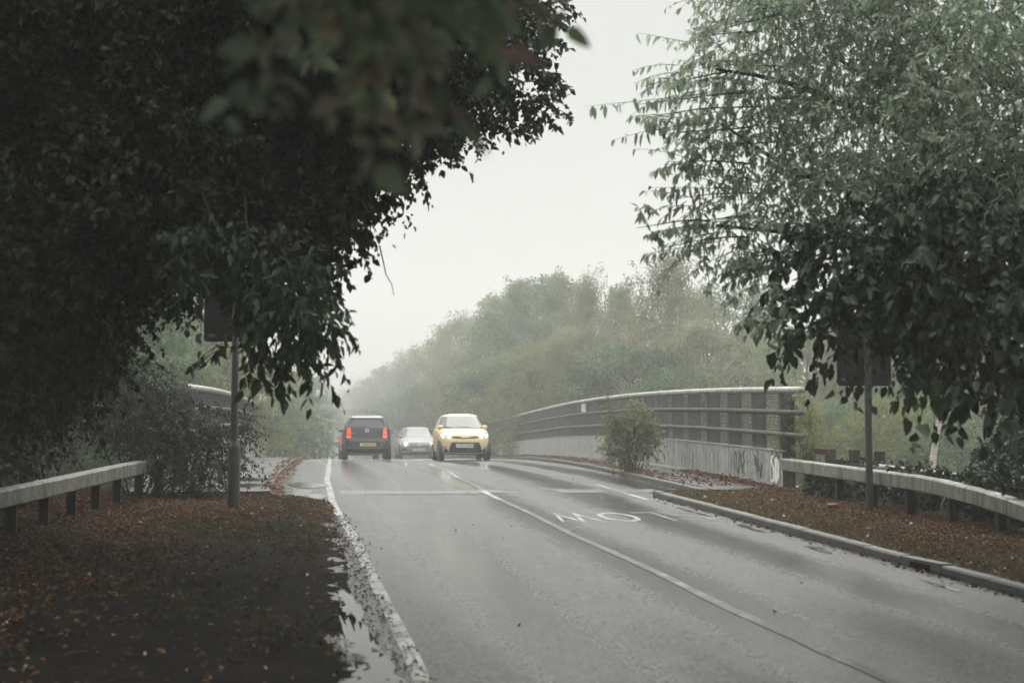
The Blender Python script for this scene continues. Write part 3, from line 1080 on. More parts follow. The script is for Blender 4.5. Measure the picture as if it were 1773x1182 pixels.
# --- black city hatchback seen from behind
c = Car('hatchback_car', 'small black hatchback driving away in the left lane with glowing red tail lamps', BLACKPAINT, 3.6, 1.64,
        [(.20, 1.60), (.32, 1.76), (.5, 1.80), (.75, 1.74), (.90, 1.55), (.97, 1.05), (1.40, .18), (1.455, -.1), (1.485, -.55)],
        [(.20, -1.62), (.30, -1.74), (.42, -1.80), (.62, -1.79), (.66, -1.76), (.72, -1.745), (1.02, -1.67), (1.37, -1.44), (1.42, -1.34), (1.455, -1.18), (1.485, -.75)],
        [(.20, .74), (.30, .80), (.5, .822), (.72, .822), (.92, .80), (1.02, .765), (1.38, .595), (1.43, .55), (1.465, .45), (1.485, .30)], 5.0)
VW = c
c.body(zs_for(.20, 1.485, 52), (-1.18, 1.22), .345)
f = c.fine
tg = c.patch('tailgate', f([(.70, -.66, .66), (.80, -.69, .69), (1.02, -.645, .645), (1.30, -.545, .545), (1.385, -.47, .47)]), GLOSSBLACK, -1, .006, nx=20)
c.patch('rear_window', f([(1.05, -.565, .565), (1.12, -.56, .56), (1.28, -.50, .50), (1.33, -.43, .43)], 5), GLASS, -1, .011, tg, nx=18)
# what shows through the glass: bright opening of the windscreen beyond, headrests
c.patch('spoiler', f([(1.375, -.55, .55), (1.44, -.47, .47)], 4), BLACKPAINT, -1, .05, nx=16, thick=.06)
for sx in (-1, 1):
    xs_ = sorted((sx * .52, sx * .665))
    lam = c.patch('tail_lamp', f([(.71, *sorted((sx * .51, sx * .655))), (.80, *sorted((sx * .505, sx * .675))), (.96, *sorted((sx * .515, sx * .655))), (1.06, *sorted((sx * .545, sx * .635)))], 5), TAILGLOW, -1, .022, nx=6, thick=.03)
    c.patch('indicator', f([(.715, *sorted((sx * .515, sx * .645))), (.775, *sorted((sx * .51, sx * .665)))], 3), AMBERGLOW, -1, .027, lam, nx=5)
    c.patch('brake_bulb', f([(.87, *sorted((sx * .565, sx * .61))), (.96, *sorted((sx * .57, sx * .605)))], 3), TAILLIT, -1, .028, lam, nx=4)
c.patch('bumper', f([(.22, -.66, .66), (.30, -.72, .72), (.36, -.70, .70)], 4), BLACKTRIM, -1, .014, nx=20)
c.patch('bumper_line', f([(.372, -.72, .72), (.392, -.72, .72)], 2), SILVERPAINT, -1, .004, nx=20)
c.patch('tailgate_lip', f([(.655, -.70, .70), (.685, -.70, .70)], 2), BLACKPAINT, -1, .03, nx=20, thick=.03)
c.patch('plate_recess', f([(.40, -.36, .36), (.44, -.42, .42), (.56, -.42, .42), (.61, -.34, .34)], 3), BLACKTRIM, -1, .003, nx=14)
c.plate('WX68 TKX', .03, .50, PLATEY, -1)
badge = c.disc('badge', 0, .965, .062, GLOSSBLACK, -1, .016, tg)
def ring_strokes(car, x, z, r_, end, off, parent, strokes, wd, mat, ring=True):
    y = car.surf(x, z, end) + end * off
    mb = MB()
    if ring:
        n = 28
        for k in range(n):
            a, b = 2 * math.pi * k / n, 2 * math.pi * (k + 1) / n
            mb.beam((x + r_ * math.cos(a), y, z + r_ * math.sin(a)), (x + r_ * math.cos(b), y, z + r_ * math.sin(b)), .006, wd)
    for st in strokes:
        for (ax, az), (bx_, bz) in zip(st[:-1], st[1:]):
            A = Vector((x + ax * r_, y, z + az * r_)); B = Vector((x + bx_ * r_, y, z + bz * r_))
            d_ = (B - A).normalized(); nn = Vector((-d_.z, 0, d_.x)) * wd / 2
            yy = Vector((0, end * .004, 0))
            mb.add([A + nn + yy, B + nn + yy, B - nn + yy, A - nn + yy], [(0, 1, 2, 3)])
    return mb.build('emblem', mat, parent)
WHITECHROME = simple('badge chrome', (.75, .76, .76), .3, .2, .5, .03)
ring_strokes(c, 0, .965, .066, -1, .030, badge, [[(-.42, .86), (0, .08), (.42, .86)], [(-.86, .34), (-.42, -.82), (0, .0), (.42, -.82), (.86, .34)]], .016, WHITECHROME)
c.text_on('lettering', 'up!', -.44, .86, .10, .035, WHITECHROME, -1, .016, tg)
wp = MB()
yy = c.surf(-.15, 1.10, -1) - .03
wp.beam((.02, yy, 1.065), (-.36, c.surf(-.36, 1.085, -1) - .03, 1.085), .012, .014)
wp.lathe([(.025, -.02), (.025, .02), (0, .025)], (.02, yy, 1.065), 12, Matrix.Rotation(R(90), 3, 'X'))
wp.build('wiper', BLACKTRIM, tg)
an = MB(); an.tube([(0, -1.0, 1.48), (0, -1.16, 1.68)], [.007, .004], 6); an.build('aerial', BLACKTRIM, c.root)
for sx in (-1, 1):
    c.patch_side('side_window', f([(1.0, -1.25, .95), (1.15, -1.2, .70), (1.36, -1.05, .22)], 4), GLASS, sx, .005, ny=16)
    c.mirror(sx, .78, 1.00, BLACKPAINT)
    for wy in (-1.18, 1.22): c.wheel(sx * .705, wy, .285, .185)
ex = MB(); ex.box((0, -1.4, .24), (1.2, .5, .08)); ex.build('underbody', BLACKTRIM, c.root)
c.place(633.5, 48.0, -BR)

# --- yellow city car coming towards the camera (front = local +y, turned round)
c = Car('hatchback_car', 'small yellow hatchback driving towards the camera with bright headlamps and black grille', YELLOWPAINT, 3.6, 1.6,
        [(.20, 1.66), (.30, 1.78), (.45, 1.80), (.62, 1.79), (.78, 1.70), (.88, 1.50), (.96, 1.05), (1.0, .90), (1.36, .22), (1.42, .05), (1.46, -.25)],
        [(.20, -1.62), (.30, -1.75), (.6, -1.79), (.95, -1.74), (1.05, -1.68), (1.36, -1.45), (1.43, -1.2), (1.46, -.9)],
        [(.20, .72), (.30, .785), (.5, .80), (.75, .80), (.92, .785), (1.0, .745), (1.36, .585), (1.41, .53), (1.445, .42), (1.46, .30)], 4.4)
c.body(zs_for(.20, 1.46, 52), (-1.16, 1.20), .345)
f = c.fine
c.patch('windscreen', f([(1.005, -.63, .63), (1.03, -.655, .655), (1.2, -.60, .60), (1.34, -.545, .545), (1.365, -.50, .50)], 5), GLASS, 1, .006, nx=20)
c.patch('scuttle', f([(.985, -.64, .64), (1.005, -.64, .64)], 2), BLACKTRIM, 1, .008, nx=18)
for sx in (-1, 1):
    h_ = c.patch('headlamp', f([(.69, *sorted((sx * .42, sx * .68))), (.73, *sorted((sx * .40, sx * .705))), (.79, *sorted((sx * .46, sx * .715))), (.855, *sorted((sx * .60, sx * .715)))], 4), LENS, 1, .010, nx=8)
    c.disc('bulb', sx * .48, .735, .048, HEAD, 1, .018, h_)
    c.disc('bulb', sx * .645, .755, .052, HEAD, 1, .018, h_)
    v_ = c.patch('bumper_vent', f([(.25, *sorted((sx * .52, sx * .72))), (.33, *sorted((sx * .53, sx * .73))), (.41, *sorted((sx * .58, sx * .70)))], 4), BLACKTRIM, 1, .010, nx=6)
    c.patch('fog_trim', f([(.365, *sorted((sx * .47, sx * .67))), (.39, *sorted((sx * .50, sx * .655)))], 2), SILVER, 1, .022, v_, nx=6)
    c.patch('fog_trim', f([(.285, *sorted((sx * .63, sx * .69))), (.38, *sorted((sx * .645, sx * .68)))], 3), SILVER, 1, .022, v_, nx=4)
    c.mirror(sx, .74, 1.02, YELLOWPAINT, .19, .14)
    c.patch_side('side_window', f([(1.0, -1.25, .80), (1.15, -1.2, .58), (1.36, -1.05, .15)], 4), GLASS, sx, .005, ny=16)
    for wy in (-1.16, 1.20): c.wheel(sx * .70, wy, .30, .19)
g_ = c.patch('upper_grille', [(.665, -.10, .10), (.675, -.30, .30), (.69, -.38, .38), (.70, -.40, .40)], GLOSSBLACK, 1, .011, nx=24)
for sx in (-1, 1):
    c.patch('grille_wing', f([(.690, *sorted((sx * .14, sx * .40))), (.71, *sorted((sx * .13, sx * .41))), (.735, *sorted((sx * .17, sx * .40)))], 3), GLOSSBLACK, 1, .013, g_, nx=10)
lg = c.patch('lower_grille', f([(.235, -.44, .44), (.27, -.49, .49), (.42, -.47, .47), (.53, -.43, .43), (.555, -.40, .40)], 5), BLACKTRIM, 1, .008, nx=20)
for k in range(5):
    c.patch('grille_bar', [(.28 + .05 * k, -.45, .45), (.285 + .05 * k, -.45, .45)], GLOSSBLACK, 1, .014, lg, nx=16)
c.plate('HT22 MWN', .02, .455, PLATEW, 1)
c.patch('skid_strip', [(.225, -.50, .50), (.245, -.64, .64)], SILVER, 1, .024, nx=24, thick=.03)
for sx in (-1, 1):
    c.patch('skid_strip', f([(.235, *sorted((sx * .52, sx * .63))), (.30, *sorted((sx * .64, sx * .69)))], 3), SILVER, 1, .024, nx=5, thick=.03)
c.patch('chin', f([(.20, -.62, .62), (.215, -.64, .64)], 2), BLACKTRIM, 1, .012, nx=20)
vs_ = c.patch('bonnet_badge', [(.79, -.055, .055), (.805, -.075, .075), (.82, -.055, .055)], SILVER, 1, .008, nx=8)
for sgn in (-1, 1):
    wp = MB()
    xa = .05 + sgn * .28
    wp.beam((xa, c.surf(xa, 1.015, 1) + .025, 1.02), (xa + .42, c.surf(min(.6, xa + .42), 1.03, 1) + .03, 1.045), .012, .014)
    wp.build('wiper', BLACKTRIM, c.root)
ex = MB(); ex.box((0, 1.3, .23), (1.15, .6, .08)); ex.build('underbody', BLACKTRIM, c.root)
c.place(797.0, 44.6, math.pi - BR)

# --- silver family hatchback behind it
c = Car('hatchback_car', 'silver hatchback following the yellow car, headlamps lit, wide pale windscreen', SILVERPAINT, 4.2, 1.77,
        [(.20, 1.92), (.30, 2.06), (.5, 2.10), (.68, 2.06), (.80, 1.90), (.90, 1.45), (.97, 1.10), (1.36, .30), (1.42, .05), (1.46, -.3)],
        [(.20, -1.95), (.30, -2.05), (.6, -2.1), (.95, -2.05), (1.36, -1.6), (1.43, -1.3), (1.46, -1.0)],
        [(.20, .80), (.30, .87), (.5, .885), (.75, .885), (.92, .85), (1.0, .80), (1.36, .605), (1.41, .55), (1.445, .44), (1.46, .30)], 4.0)
c.body(zs_for(.20, 1.46, 52), (-1.32, 1.30), .36)
f = c.fine
c.patch('windscreen', f([(.985, -.68, .68), (1.02, -.69, .69), (1.2, -.63, .63), (1.35, -.555, .555), (1.375, -.50, .50)], 5), GLASS, 1, .006, nx=20)
for sx in (-1, 1):
    h_ = c.patch('headlamp', f([(.60, *sorted((sx * .46, sx * .74))), (.66, *sorted((sx * .45, sx * .80))), (.74, *sorted((sx * .52, sx * .82))), (.80, *sorted((sx * .66, sx * .81)))], 4), LENS, 1, .010, nx=8)
    c.disc('bulb', sx * .57, .665, .06, HEAD, 1, .018, h_)
    fg = c.patch('fog_recess', f([(.36, *sorted((sx * .52, sx * .74))), (.48, *sorted((sx * .54, sx * .74)))], 3), BLACKTRIM, 1, .006, nx=6)
    c.mirror(sx, .85, 1.0, SILVERPAINT)
    c.patch_side('side_window', f([(.98, -1.4, .95), (1.15, -1.35, .70), (1.36, -1.1, .2)], 4), GLASS, sx, .005, ny=16)
    for wy in (-1.32, 1.30): c.wheel(sx * .78, wy, .31, .2)
g_ = c.patch('grille', f([(.545, -.40, .40), (.66, -.42, .42), (.72, -.40, .40)], 4), BLACKTRIM, 1, .006, nx=18)
for z in (.60, .665):
    c.patch('grille_bar', [(z, -.41, .41), (z + .022, -.41, .41)], SILVER, 1, .014, g_, nx=18)
em = ring_strokes(c, 0, .655, .11, 1, .03, g_, [[(-.8, -.5), (0, .1), (.8, -.5)], [(-.8, .0), (0, .6), (.8, .0)]], .035, WHITECHROME, False)
c.patch('bumper_grille', f([(.23, -.52, .52), (.33, -.56, .56)], 4), BLACKTRIM, 1, .008, nx=18)
c.patch('bumper_gap', [(.52, -.42, .42), (.538, -.42, .42)], BLACKTRIM, 1, .007, nx=18)
c.plate('VO13 FPN', .02, .43, PLATEW, 1)
for sx in (-1, 1):
    c.patch('bumper_strip', [(.345, *sorted((sx * .50, sx * .78))), (.365, *sorted((sx * .50, sx * .80)))], SILVER, 1, .012, nx=8)
ex = MB(); ex.box((0, 1.5, .23), (1.3, .6, .08)); ex.build('underbody', BLACKTRIM, c.root)
c.place(721.5, 63.0, math.pi - BR)

# --- red hatchback ahead of the black one
c = Car('hatchback_car', 'red hatchback mostly hidden ahead of the black hatchback in the left lane', REDPAINT, 4.0, 1.72,
        [(.20, 1.8), (.32, 1.95), (.5, 2.0), (.75, 1.94), (.90, 1.6), (.97, 1.15), (1.40, .2), (1.455, -.1), (1.485, -.55)],
        [(.20, -1.85), (.30, -1.95), (.5, -2.0), (.9, -1.95), (1.0, -1.88), (1.38, -1.55), (1.45, -1.25), (1.485, -.8)],
        [(.20, .78), (.30, .84), (.5, .86), (.72, .86), (.92, .83), (1.02, .79), (1.38, .60), (1.43, .55), (1.465, .45), (1.485, .30)], 4.6)
c.body(zs_for(.20, 1.485, 44), (-1.28, 1.3), .35)
f = c.fine
c.patch('rear_window', f([(1.02, -.66, .66), (1.2, -.60, .60), (1.37, -.50, .50)], 5), GLASS, -1, .006, nx=16)
for sx in (-1, 1):
    lam = c.patch('tail_lamp', f([(.72, *sorted((sx * .58, sx * .80))), (.85, *sorted((sx * .58, sx * .82))), (.98, *sorted((sx * .62, sx * .78)))], 5), TAILGLOW, -1, .012, nx=6)
    c.patch_side('side_window', f([(1.0, -1.3, .95), (1.15, -1.25, .70), (1.36, -1.05, .22)], 4), GLASS, sx, .005, ny=16)
    c.mirror(sx, .8, 1.0, REDPAINT)
    for wy in (-1.28, 1.3): c.wheel(sx * .76, wy, .31)
c.patch('bumper', f([(.24, -.70, .70), (.40, -.76, .76)], 4), BLACKTRIM, -1, .010, nx=18)
mb = MB(); mb.box((0, -2.0, .62), (.52, .02, .11)); mb.build('number_plate', PLATEY, c.root)
c.place(620.5, 62, -BR)

#PART3
# ------------------------------------------------------------------ foliage builders
def rvec(n):
    return unit(RNG.normal(size=(n, 3)))

SIGN_CLEAR = [(P(378, 560, 20.6), (.24, .32), .10), (P(1478, 612, 19.8), (.24, .40), .06), (P(1528, 630, 19.8), (.20, .26), .22)]
class Crown:
    """Collects leaf sprays and twigs for one tree."""
    def __init__(s):
        s.b, s.d, s.n, s.L, s.W = [], [], [], [], []
        s.tw = MB()
    def sprays(s, O, T, length, nleaf, leaf, droop=.5, hang=.6, twig=True, aspect=.42):
        """O origins, T directions (k,3); each becomes a drooping twig with leaves on both sides."""
        k = len(O)
        T = unit(T)
        ln = length * RNG.uniform(.6, 1.3, (k, 1))
        g = np.array([0, 0, -1.0])
        side = unit(np.cross(T, g + RNG.normal(size=(k, 3)) * .3))
        for j in range(nleaf):
            u = (j + RNG.uniform(-.6, 1.4, (k, 1))).clip(0) / nleaf
            p = O + T * ln * u + g * droop * ln * u * u
            tan = unit(T + g * 2 * droop * u)
            sg = 1 if j % 2 else -1
            d = tan * .45 + side * sg * RNG.uniform(.35, .9, (k, 1)) + g * hang * RNG.uniform(.3, 1.5, (k, 1)) + RNG.normal(size=(k, 3)) * .42
            nn = -g * .8 + tan * .3 + RNG.normal(size=(k, 3)) * .45
            L = leaf * RNG.uniform(.45, 1.35, k)
            s.b.append(p); s.d.append(d); s.n.append(nn); s.L.append(L); s.W.append(L * aspect * RNG.uniform(.8, 1.2, k))
        if twig:
            for i in range(k):
                o, t, l = Vector(O[i]), Vector(T[i]), float(ln[i, 0])
                s.tw.tube([o + t * l * u + Vector((0, 0, -1)) * droop * l * u * u for u in (0, .35, .7, 1)], [.005, .004, .003, .001], 3, False)
    def ball(s, c, r, k, length, nleaf, leaf, droop=.4, hang=.6, twig=True, flat=.85, aspect=.42):
        v = rvec(k)
        q = RNG.uniform(.15, 1, (k, 1)) ** .45
        O = np.array(c) + v * q * r * np.array([1, 1, flat])
        T = v * .7 + RNG.normal(size=(k, 3)) * .5 + np.array([0, 0, -.15])
        s.sprays(O, T, length, nleaf, leaf, droop, hang, twig, aspect)
    def build(s, mat, parent, extra=None, name='crown', twigname='leaf_stalks', bark=None):
        b, d, n = np.concatenate(s.b), np.concatenate(s.d), np.concatenate(s.n)
        L, W = np.concatenate(s.L), np.concatenate(s.W)
        # boughs are cut back where they would cover the face or back of a road sign
        k = np.ones(len(b), bool)
        o = np.array(parent.location)
        for (c_, e_, keep) in SIGN_CLEAR:
            t = b + o - np.array(EYE)
            u = np.array(c_) - np.array(EYE)
            D_ = np.linalg.norm(u); u = u / D_
            al = t @ u
            off = t / np.maximum(al, .1)[:, None] * D_ - u * D_
            k &= ~((al > 1) & (al < D_ + .3) & (np.abs(off[:, 0]) < e_[0]) & (np.abs(off[:, 2]) < e_[1]) & (RNG.random(len(b)) > keep))
        b, d, n, L, W = b[k], d[k], n[k], L[k], W[k]
        if extra:
            m2, frac = extra
            pick = RNG.random(len(b)) < frac
            link('turning_leaves', leaves('turning_leaves', b[pick], d[pick], n[pick], L[pick], W[pick], m2), parent)
            b, d, n, L, W = b[~pick], d[~pick], n[~pick], L[~pick], W[~pick]
        link(name, leaves(name, b, d, n, L, W, mat), parent)
        if s.tw.v:
            s.tw.build(twigname, bark or M['bark'], parent)

def limb(mb, a, b, r0, r1, sag=.0, wob=.12, n=8, sides=7):
    a, b = Vector(a), Vector(b)
    L = (b - a).length
    off = [Vector((random.uniform(-1, 1), random.uniform(-1, 1), random.uniform(-1, 1))) * wob * L * .3 for _ in range(3)]
    pts = []
    for i in range(n + 1):
        u = i / n
        p = a.lerp(b, u)
        w_ = math.sin(math.pi * u)
        p += off[0] * w_ + off[1] * math.sin(2 * math.pi * u) * .5
        p.z += w_ * sag * L
        pts.append(p)
    mb.tube(pts, [r0 + (r1 - r0) * (i / n) for i in range(n + 1)], sides)
    return pts

# ------------------------------------------------------------------ big tree over the left verge
def place_balls(cr, spec, dens, length, nleaf, leaf, **kw):
    for px, py, d, r in spec:
        cr.ball(P(px, py, d), r, max(6, int(dens * r ** 2.2)), length, nleaf, leaf, **kw)

root = empty('broadleaf_tree', (-6.2, 13.5, zr(13.5) - .6))
tag(root, 'huge dark broadleaf tree filling the left side and reaching over the road', 'tree')
rl = Vector(root.location)
tr = MB()
base = Vector((0, 0, 0))
fork = Vector((.5, .3, 4.0))
limb(tr, base - Vector((0, 0, .5)), fork, .34, .24, 0, .1, 8, 12)
cr = Crown()
edge = [(935, 40, 16, .55), (985, 20, 16.5, .35), (960, 150, 16, .42), (1000, 190, 16.5, .22), (885, 185, 15.5, .42), (930, 205, 15.8, .28), (800, 165, 15, .62), (835, 60, 15, .85),
        (730, 225, 14.5, .65), (690, 300, 14, .50), (640, 330, 14, .60), (600, 410, 13.6, .55), (650, 380, 13.8, .34), (545, 480, 13, .46), (570, 440, 13.2, .36), (790, 225, 15, .30)]
edge = [(px - 52 - (12 if py > 250 else 0), py - 6, d, r) for px, py, d, r in edge]
place_balls(cr, edge, 360, .28, 11, .082, droop=.15, hang=.45, aspect=.66)
inner = []
def under(px):      # lower edge of the dark mass
    return float(np.interp(px + 40, [-200, 200, 260, 300, 350, 400, 450, 560, 600, 650, 700, 760, 850, 1000], [790, 740, 640, 575, 520, 490, 560, 540, 500, 420, 380, 300, 230, 200]))
for px in range(-160, 800, 70):
    for py in range(-140, 800, 68):
        x_, y_, d_ = px + random.uniform(-25, 25), py + random.uniform(-25, 25), random.uniform(12.5, 17.5)
        room = min(under(x_), under(x_ - 70), under(x_ + 70)) - y_
        r_ = min(random.uniform(.7, 1.0), room / F_PX * d_ / .9)
        if r_ > .18: inner.append((x_, y_, d_, r_))
place_balls(cr, inner, 300, .38, 12, .072, droop=.35, hang=.55, aspect=.6, twig=False)
link_leaf = len(cr.b)
for px, py, d, r in edge[::2] + inner[::7]:
    limb(tr, fork, P(px, py, d) - rl, .085, .012, .08, .2, 9, 6)
cr2 = Crown()    # twigs need local coordinates
def localise(cr, rl):
    o = np.array(rl)
    cr.b = [b - o for b in cr.b]
    cr.tw.v = [(v[0] - o[0], v[1] - o[1], v[2] - o[2]) for v in cr.tw.v]
localise(cr, rl)
# one bare twig hanging under the edge of the crown
tw = [P(657, 425, 13.6), P(664, 455, 13.6), P(668, 475, 13.6), P(678, 492, 13.6), P(682, 512, 13.6)]
cr.tw.tube([p - rl for p in tw], [.009, .008, .006, .005, .003], 4)
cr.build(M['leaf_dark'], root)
tr.build('trunk', M['bark'], root, True)

# the drooping, larger-leaved tree that hangs in front of the left sign
root = empty('broadleaf_tree', (-5.2, 15.8, zr(15.8) - .2))
tag(root, 'dark tree with long drooping leaves hanging in front of the left sign board', 'tree')
rl = Vector(root.location)
tr = MB()
fork = Vector((.4, .4, 5.6))
limb(tr, Vector((0, 0, -.5)), fork, .20, .15, 0, .1, 8, 10)
cr = Crown()
spr = [(500, 545, 12, .38), (455, 590, 12, .32), (520, 555, 12, .25), (455, 520, 12, .26), (430, 450, 12, .25), (530, 490, 12.2, .28), (470, 500, 12.3, .40), (520, 610, 12, .2), (390, 420, 12, .3), (340, 440, 12, .3)]
place_balls(cr, spr, 300, .36, 9, .108, droop=.45, hang=1.1, aspect=.42)
def px_spray(cr, a, b, d, nl, leaf, droop=.15, hang=1.2, dd=0.0, n=1, aspect=.42):
    A, B = np.array(P(*a, d)), np.array(P(*b, d + dd))
    for k in range(n):
        j = RNG.normal(size=3) * .04
        cr.sprays((A + j)[None], (B - A + j)[None], float(np.linalg.norm(B - A)) / .95, nl, leaf, droop, hang, True, aspect)
for a, b in (((465, 630), (505, 685)), ((470, 620), (520, 645)), ((480, 560), (555, 600)), ((500, 520), (570, 550)), ((465, 600), (500, 670)), ((510, 560), (555, 585)), ((430, 560), (450, 600)), ((500, 600), (545, 640)), ((510, 500), (575, 520))):
    px_spray(cr, a, b, 11.6, 11, .115, n=2)
hub = P(330, 250, 15.5) - rl
limb(tr, fork, hub, .09, .05, .05, .15, 9, 7)
for px, py, d, r in spr[::2]:
    limb(tr, hub, P(px, py, d) - rl, .035, .006, .02, .2, 9, 6)
localise(cr, rl)
cr.build(M['leaf_left'], root, (M['leaf_autumn'], .006))
tr.build('trunk', M['bark'], root, True)

# ------------------------------------------------------------------ tree beside the camera: near, out of focus twigs, and the canopy overhead
root = empty('cherry_tree', (-2.6, 2.2, zr(2.2) - .1))
tag(root, 'nearest tree, blurred leafy boughs hanging at the top left of the view', 'tree')
rl = Vector(root.location)
tr = MB()
fork = Vector((.2, 0, 3.2))
limb(tr, Vector((0, 0, -.5)), fork, .17, .13, 0, .08, 8, 10)
cr = Crown()
near = []
for k in range(36):
    u = random.random()
    ax = 440 + 420 * u + random.uniform(-30, 30)
    ay = random.uniform(-90, -10 + 90 * (1 - abs(u - .45) * 2))
    ang = random.uniform(-1.1, 1.3)
    ln = random.uniform(90, 150)
    near.append(((ax, ay), (ax + ln * math.sin(ang), ay + ln * math.cos(ang)), random.uniform(2.3, 4.2)))
near += [((690, 120), (720, 260), 2.6), ((640, 100), (660, 240), 2.8), ((600, 70), (640, 200), 2.4), ((660, 60), (690, 210), 2.5), ((800, 10), (830, 120), 2.5)]
for a, b, d in near:
    px_spray(cr, a, b, d, 13, .070, droop=.12, hang=.25, dd=.2, n=1, aspect=.52)
for a, b, d in near[::9]:
    limb(tr, fork, P(a[0], -160, d) - rl, .03, .006, .1, .2, 8, 5)
# unseen canopy over and behind the photographer, added to block sky light
bough, cr = cr, Crown()
ov = []
for X in np.arange(-8, 9.5, 1.5):
    for Y in np.arange(-9, 9.5 if X < 2.6 else (7.6 if X < 5 else 3.0), 1.5):
        zmin = 1.73 + max(0, Y) * .36 + 1.2
        z_ = max(4.2 + .25 * hn(X, Y), zmin) + 1.2 * math.cos((X + 1.0) / 9)
        ov.append((X + random.uniform(-.4, .4), Y + random.uniform(-.4, .4), z_ + random.uniform(-.3, .5)))
for c_ in ov:
    cr.ball(c_, 1.15, 150, .6, 9, .15, twig=False, aspect=.6)
for c_ in ov[::6]:
    limb(tr, fork, Vector(c_) - rl, .06, .01, .1, .2, 8, 5)
localise(cr, rl); localise(bough, rl)
bough.build(M['leaf_near'], root, (M['leaf_near_pale'], .14), 'foliage')
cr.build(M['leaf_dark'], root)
tr.build('trunk', M['bark'], root, True)

# ------------------------------------------------------------------ right-hand tree
root = empty('broadleaf_tree', (11.3, 14.5, zr(14.5) - .8))
tag(root, 'large spreading tree on the right with grey green hanging leaves', 'tree')
rl = Vector(root.location)
tr = MB()
fork = Vector((-.4, .2, 3.6))
limb(tr, Vector((0, 0, -.6)), fork, .30, .22, 0, .1, 8, 12)
cr, lo = Crown(), Crown()
tips = [((1230, 165), (1052, 188), 13.5), ((1260, 190), (1090, 205), 13.8), ((1250, 60), (1172, 72), 14), ((1290, 30), (1215, 60), 14.2), ((1330, 10), (1262, 24), 14.4), ((1240, 225), (1102, 238), 13.6), ((1250, 290), (1120, 288), 13.8), ((1200, 130), (1150, 150), 13.9),
        ((1170, 388), (1076, 397), 13), ((1240, 415), (1125, 432), 13.2), ((1270, 380), (1150, 385), 13.6), ((1260, 340), (1140, 345), 13.8), ((1330, 465), (1230, 492), 12.6), ((1350, 440), (1255, 455), 12.8), ((1390, 495), (1292, 520), 12.4), ((1400, 540), (1320, 560), 12.2), ((1420, 570), (1335, 600), 12.2), ((1300, 250), (1150, 262), 14), ((1300, 120), (1180, 118), 14.2)]
for a, b, d in tips:
    px_spray(cr, a, b, d, 24, .115, droop=random.uniform(-.02, .16), hang=1.2, n=1, dd=random.uniform(-.6, .4), aspect=.36)
    for q_ in range(2):
        u_ = random.uniform(.2, .75)
        m_ = (a[0] + (b[0] - a[0]) * u_, a[1] + (b[1] - a[1]) * u_)
        px_spray(cr, m_, (m_[0] - random.uniform(25, 75), m_[1] + random.uniform(-38, 34)), d, 12, .105, droop=random.uniform(0, .3), hang=1.1, n=1, dd=random.uniform(-.4, .4), aspect=.36)
    limb(tr, P(a[0] + 60, a[1] - 5, d + .3) - rl, P(a[0] + (b[0] - a[0]) * .72, a[1] + (b[1] - a[1]) * .72, d) - rl, .012, .003, .02, .1, 6, 4)
up_ = [(1240, 120, 14, .40), (1320, 60, 14.5, .65), (1250, 215, 14, .45), (1230, 300, 14, .36), (1330, 170, 14.2, .70), (1340, 290, 14, .65), (1240, 390, 13.6, .36), (1320, 400, 13.4, .50), (1430, 90, 14.5, .9), (1450, 230, 14.2, .9), (1560, 60, 14, 1.0), (1560, 200, 13.6, 1.0), (1440, 350, 13.4, .7),
       (1680, 60, 13.2, 1.0), (1680, 200, 13, .95), (1560, 340, 13, .8), (1790, 80, 12.6, 1.0), (1780, 240, 12.4, 1.0), (1420, -60, 15, 1.0), (1560, -80, 14.6, 1.1), (1700, -80, 14, 1.1), (1680, 330, 12.6, .8), (1790, 400, 12.2, .9), (1340, -50, 15, .7)]
place_balls(cr, up_, 185, .55, 14, .076, droop=.22, hang=.9, aspect=.40)
low = [(1400, 455, 13, .36), (1480, 440, 12.8, .55), (1430, 530, 12.4, .36), (1520, 530, 12.2, .50), (1600, 440, 12.2, .70), (1610, 550, 12, .50), (1700, 470, 12, .75), (1475, 590, 12, .22), (1545, 590, 11.8, .22), (1720, 580, 11.8, .45), (1790, 540, 11.6, .75), (1800, 660, 11.6, .42), (1640, 610, 11.6, .22), (1400, 560, 12.2, .20), (1500, 480, 14, .6), (1640, 470, 13.6, .8), (1560, 540, 13.6, .5), (1720, 420, 13.4, .9)]
place_balls(lo, low, 190, .42, 10, .11, droop=.4, hang=.95, aspect=.58)
for a, b in (((1690, 600), (1640, 690)), ((1700, 640), (1670, 720)), ((1720, 640), (1700, 760)), ((1620, 640), (1590, 730)), ((1740, 660), (1750, 770)), ((1600, 620), (1570, 700)), ((1470, 600), (1435, 640)), ((1400, 580), (1365, 620)), ((1660, 660), (1630, 700))):
    px_spray(lo, a, b, 10.8, 9, .12, droop=.1, hang=1.1, n=2, aspect=.62)
for px, py, d, r in up_[::2] + low[::3]:
    limb(tr, fork, P(px, py, d) - rl, .10, .012, .06, .2, 10, 6)
localise(cr, rl); localise(lo, rl)
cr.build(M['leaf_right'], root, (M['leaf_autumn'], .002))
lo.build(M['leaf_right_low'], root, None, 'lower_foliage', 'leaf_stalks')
tr.build('trunk', M['bark'], root, True)
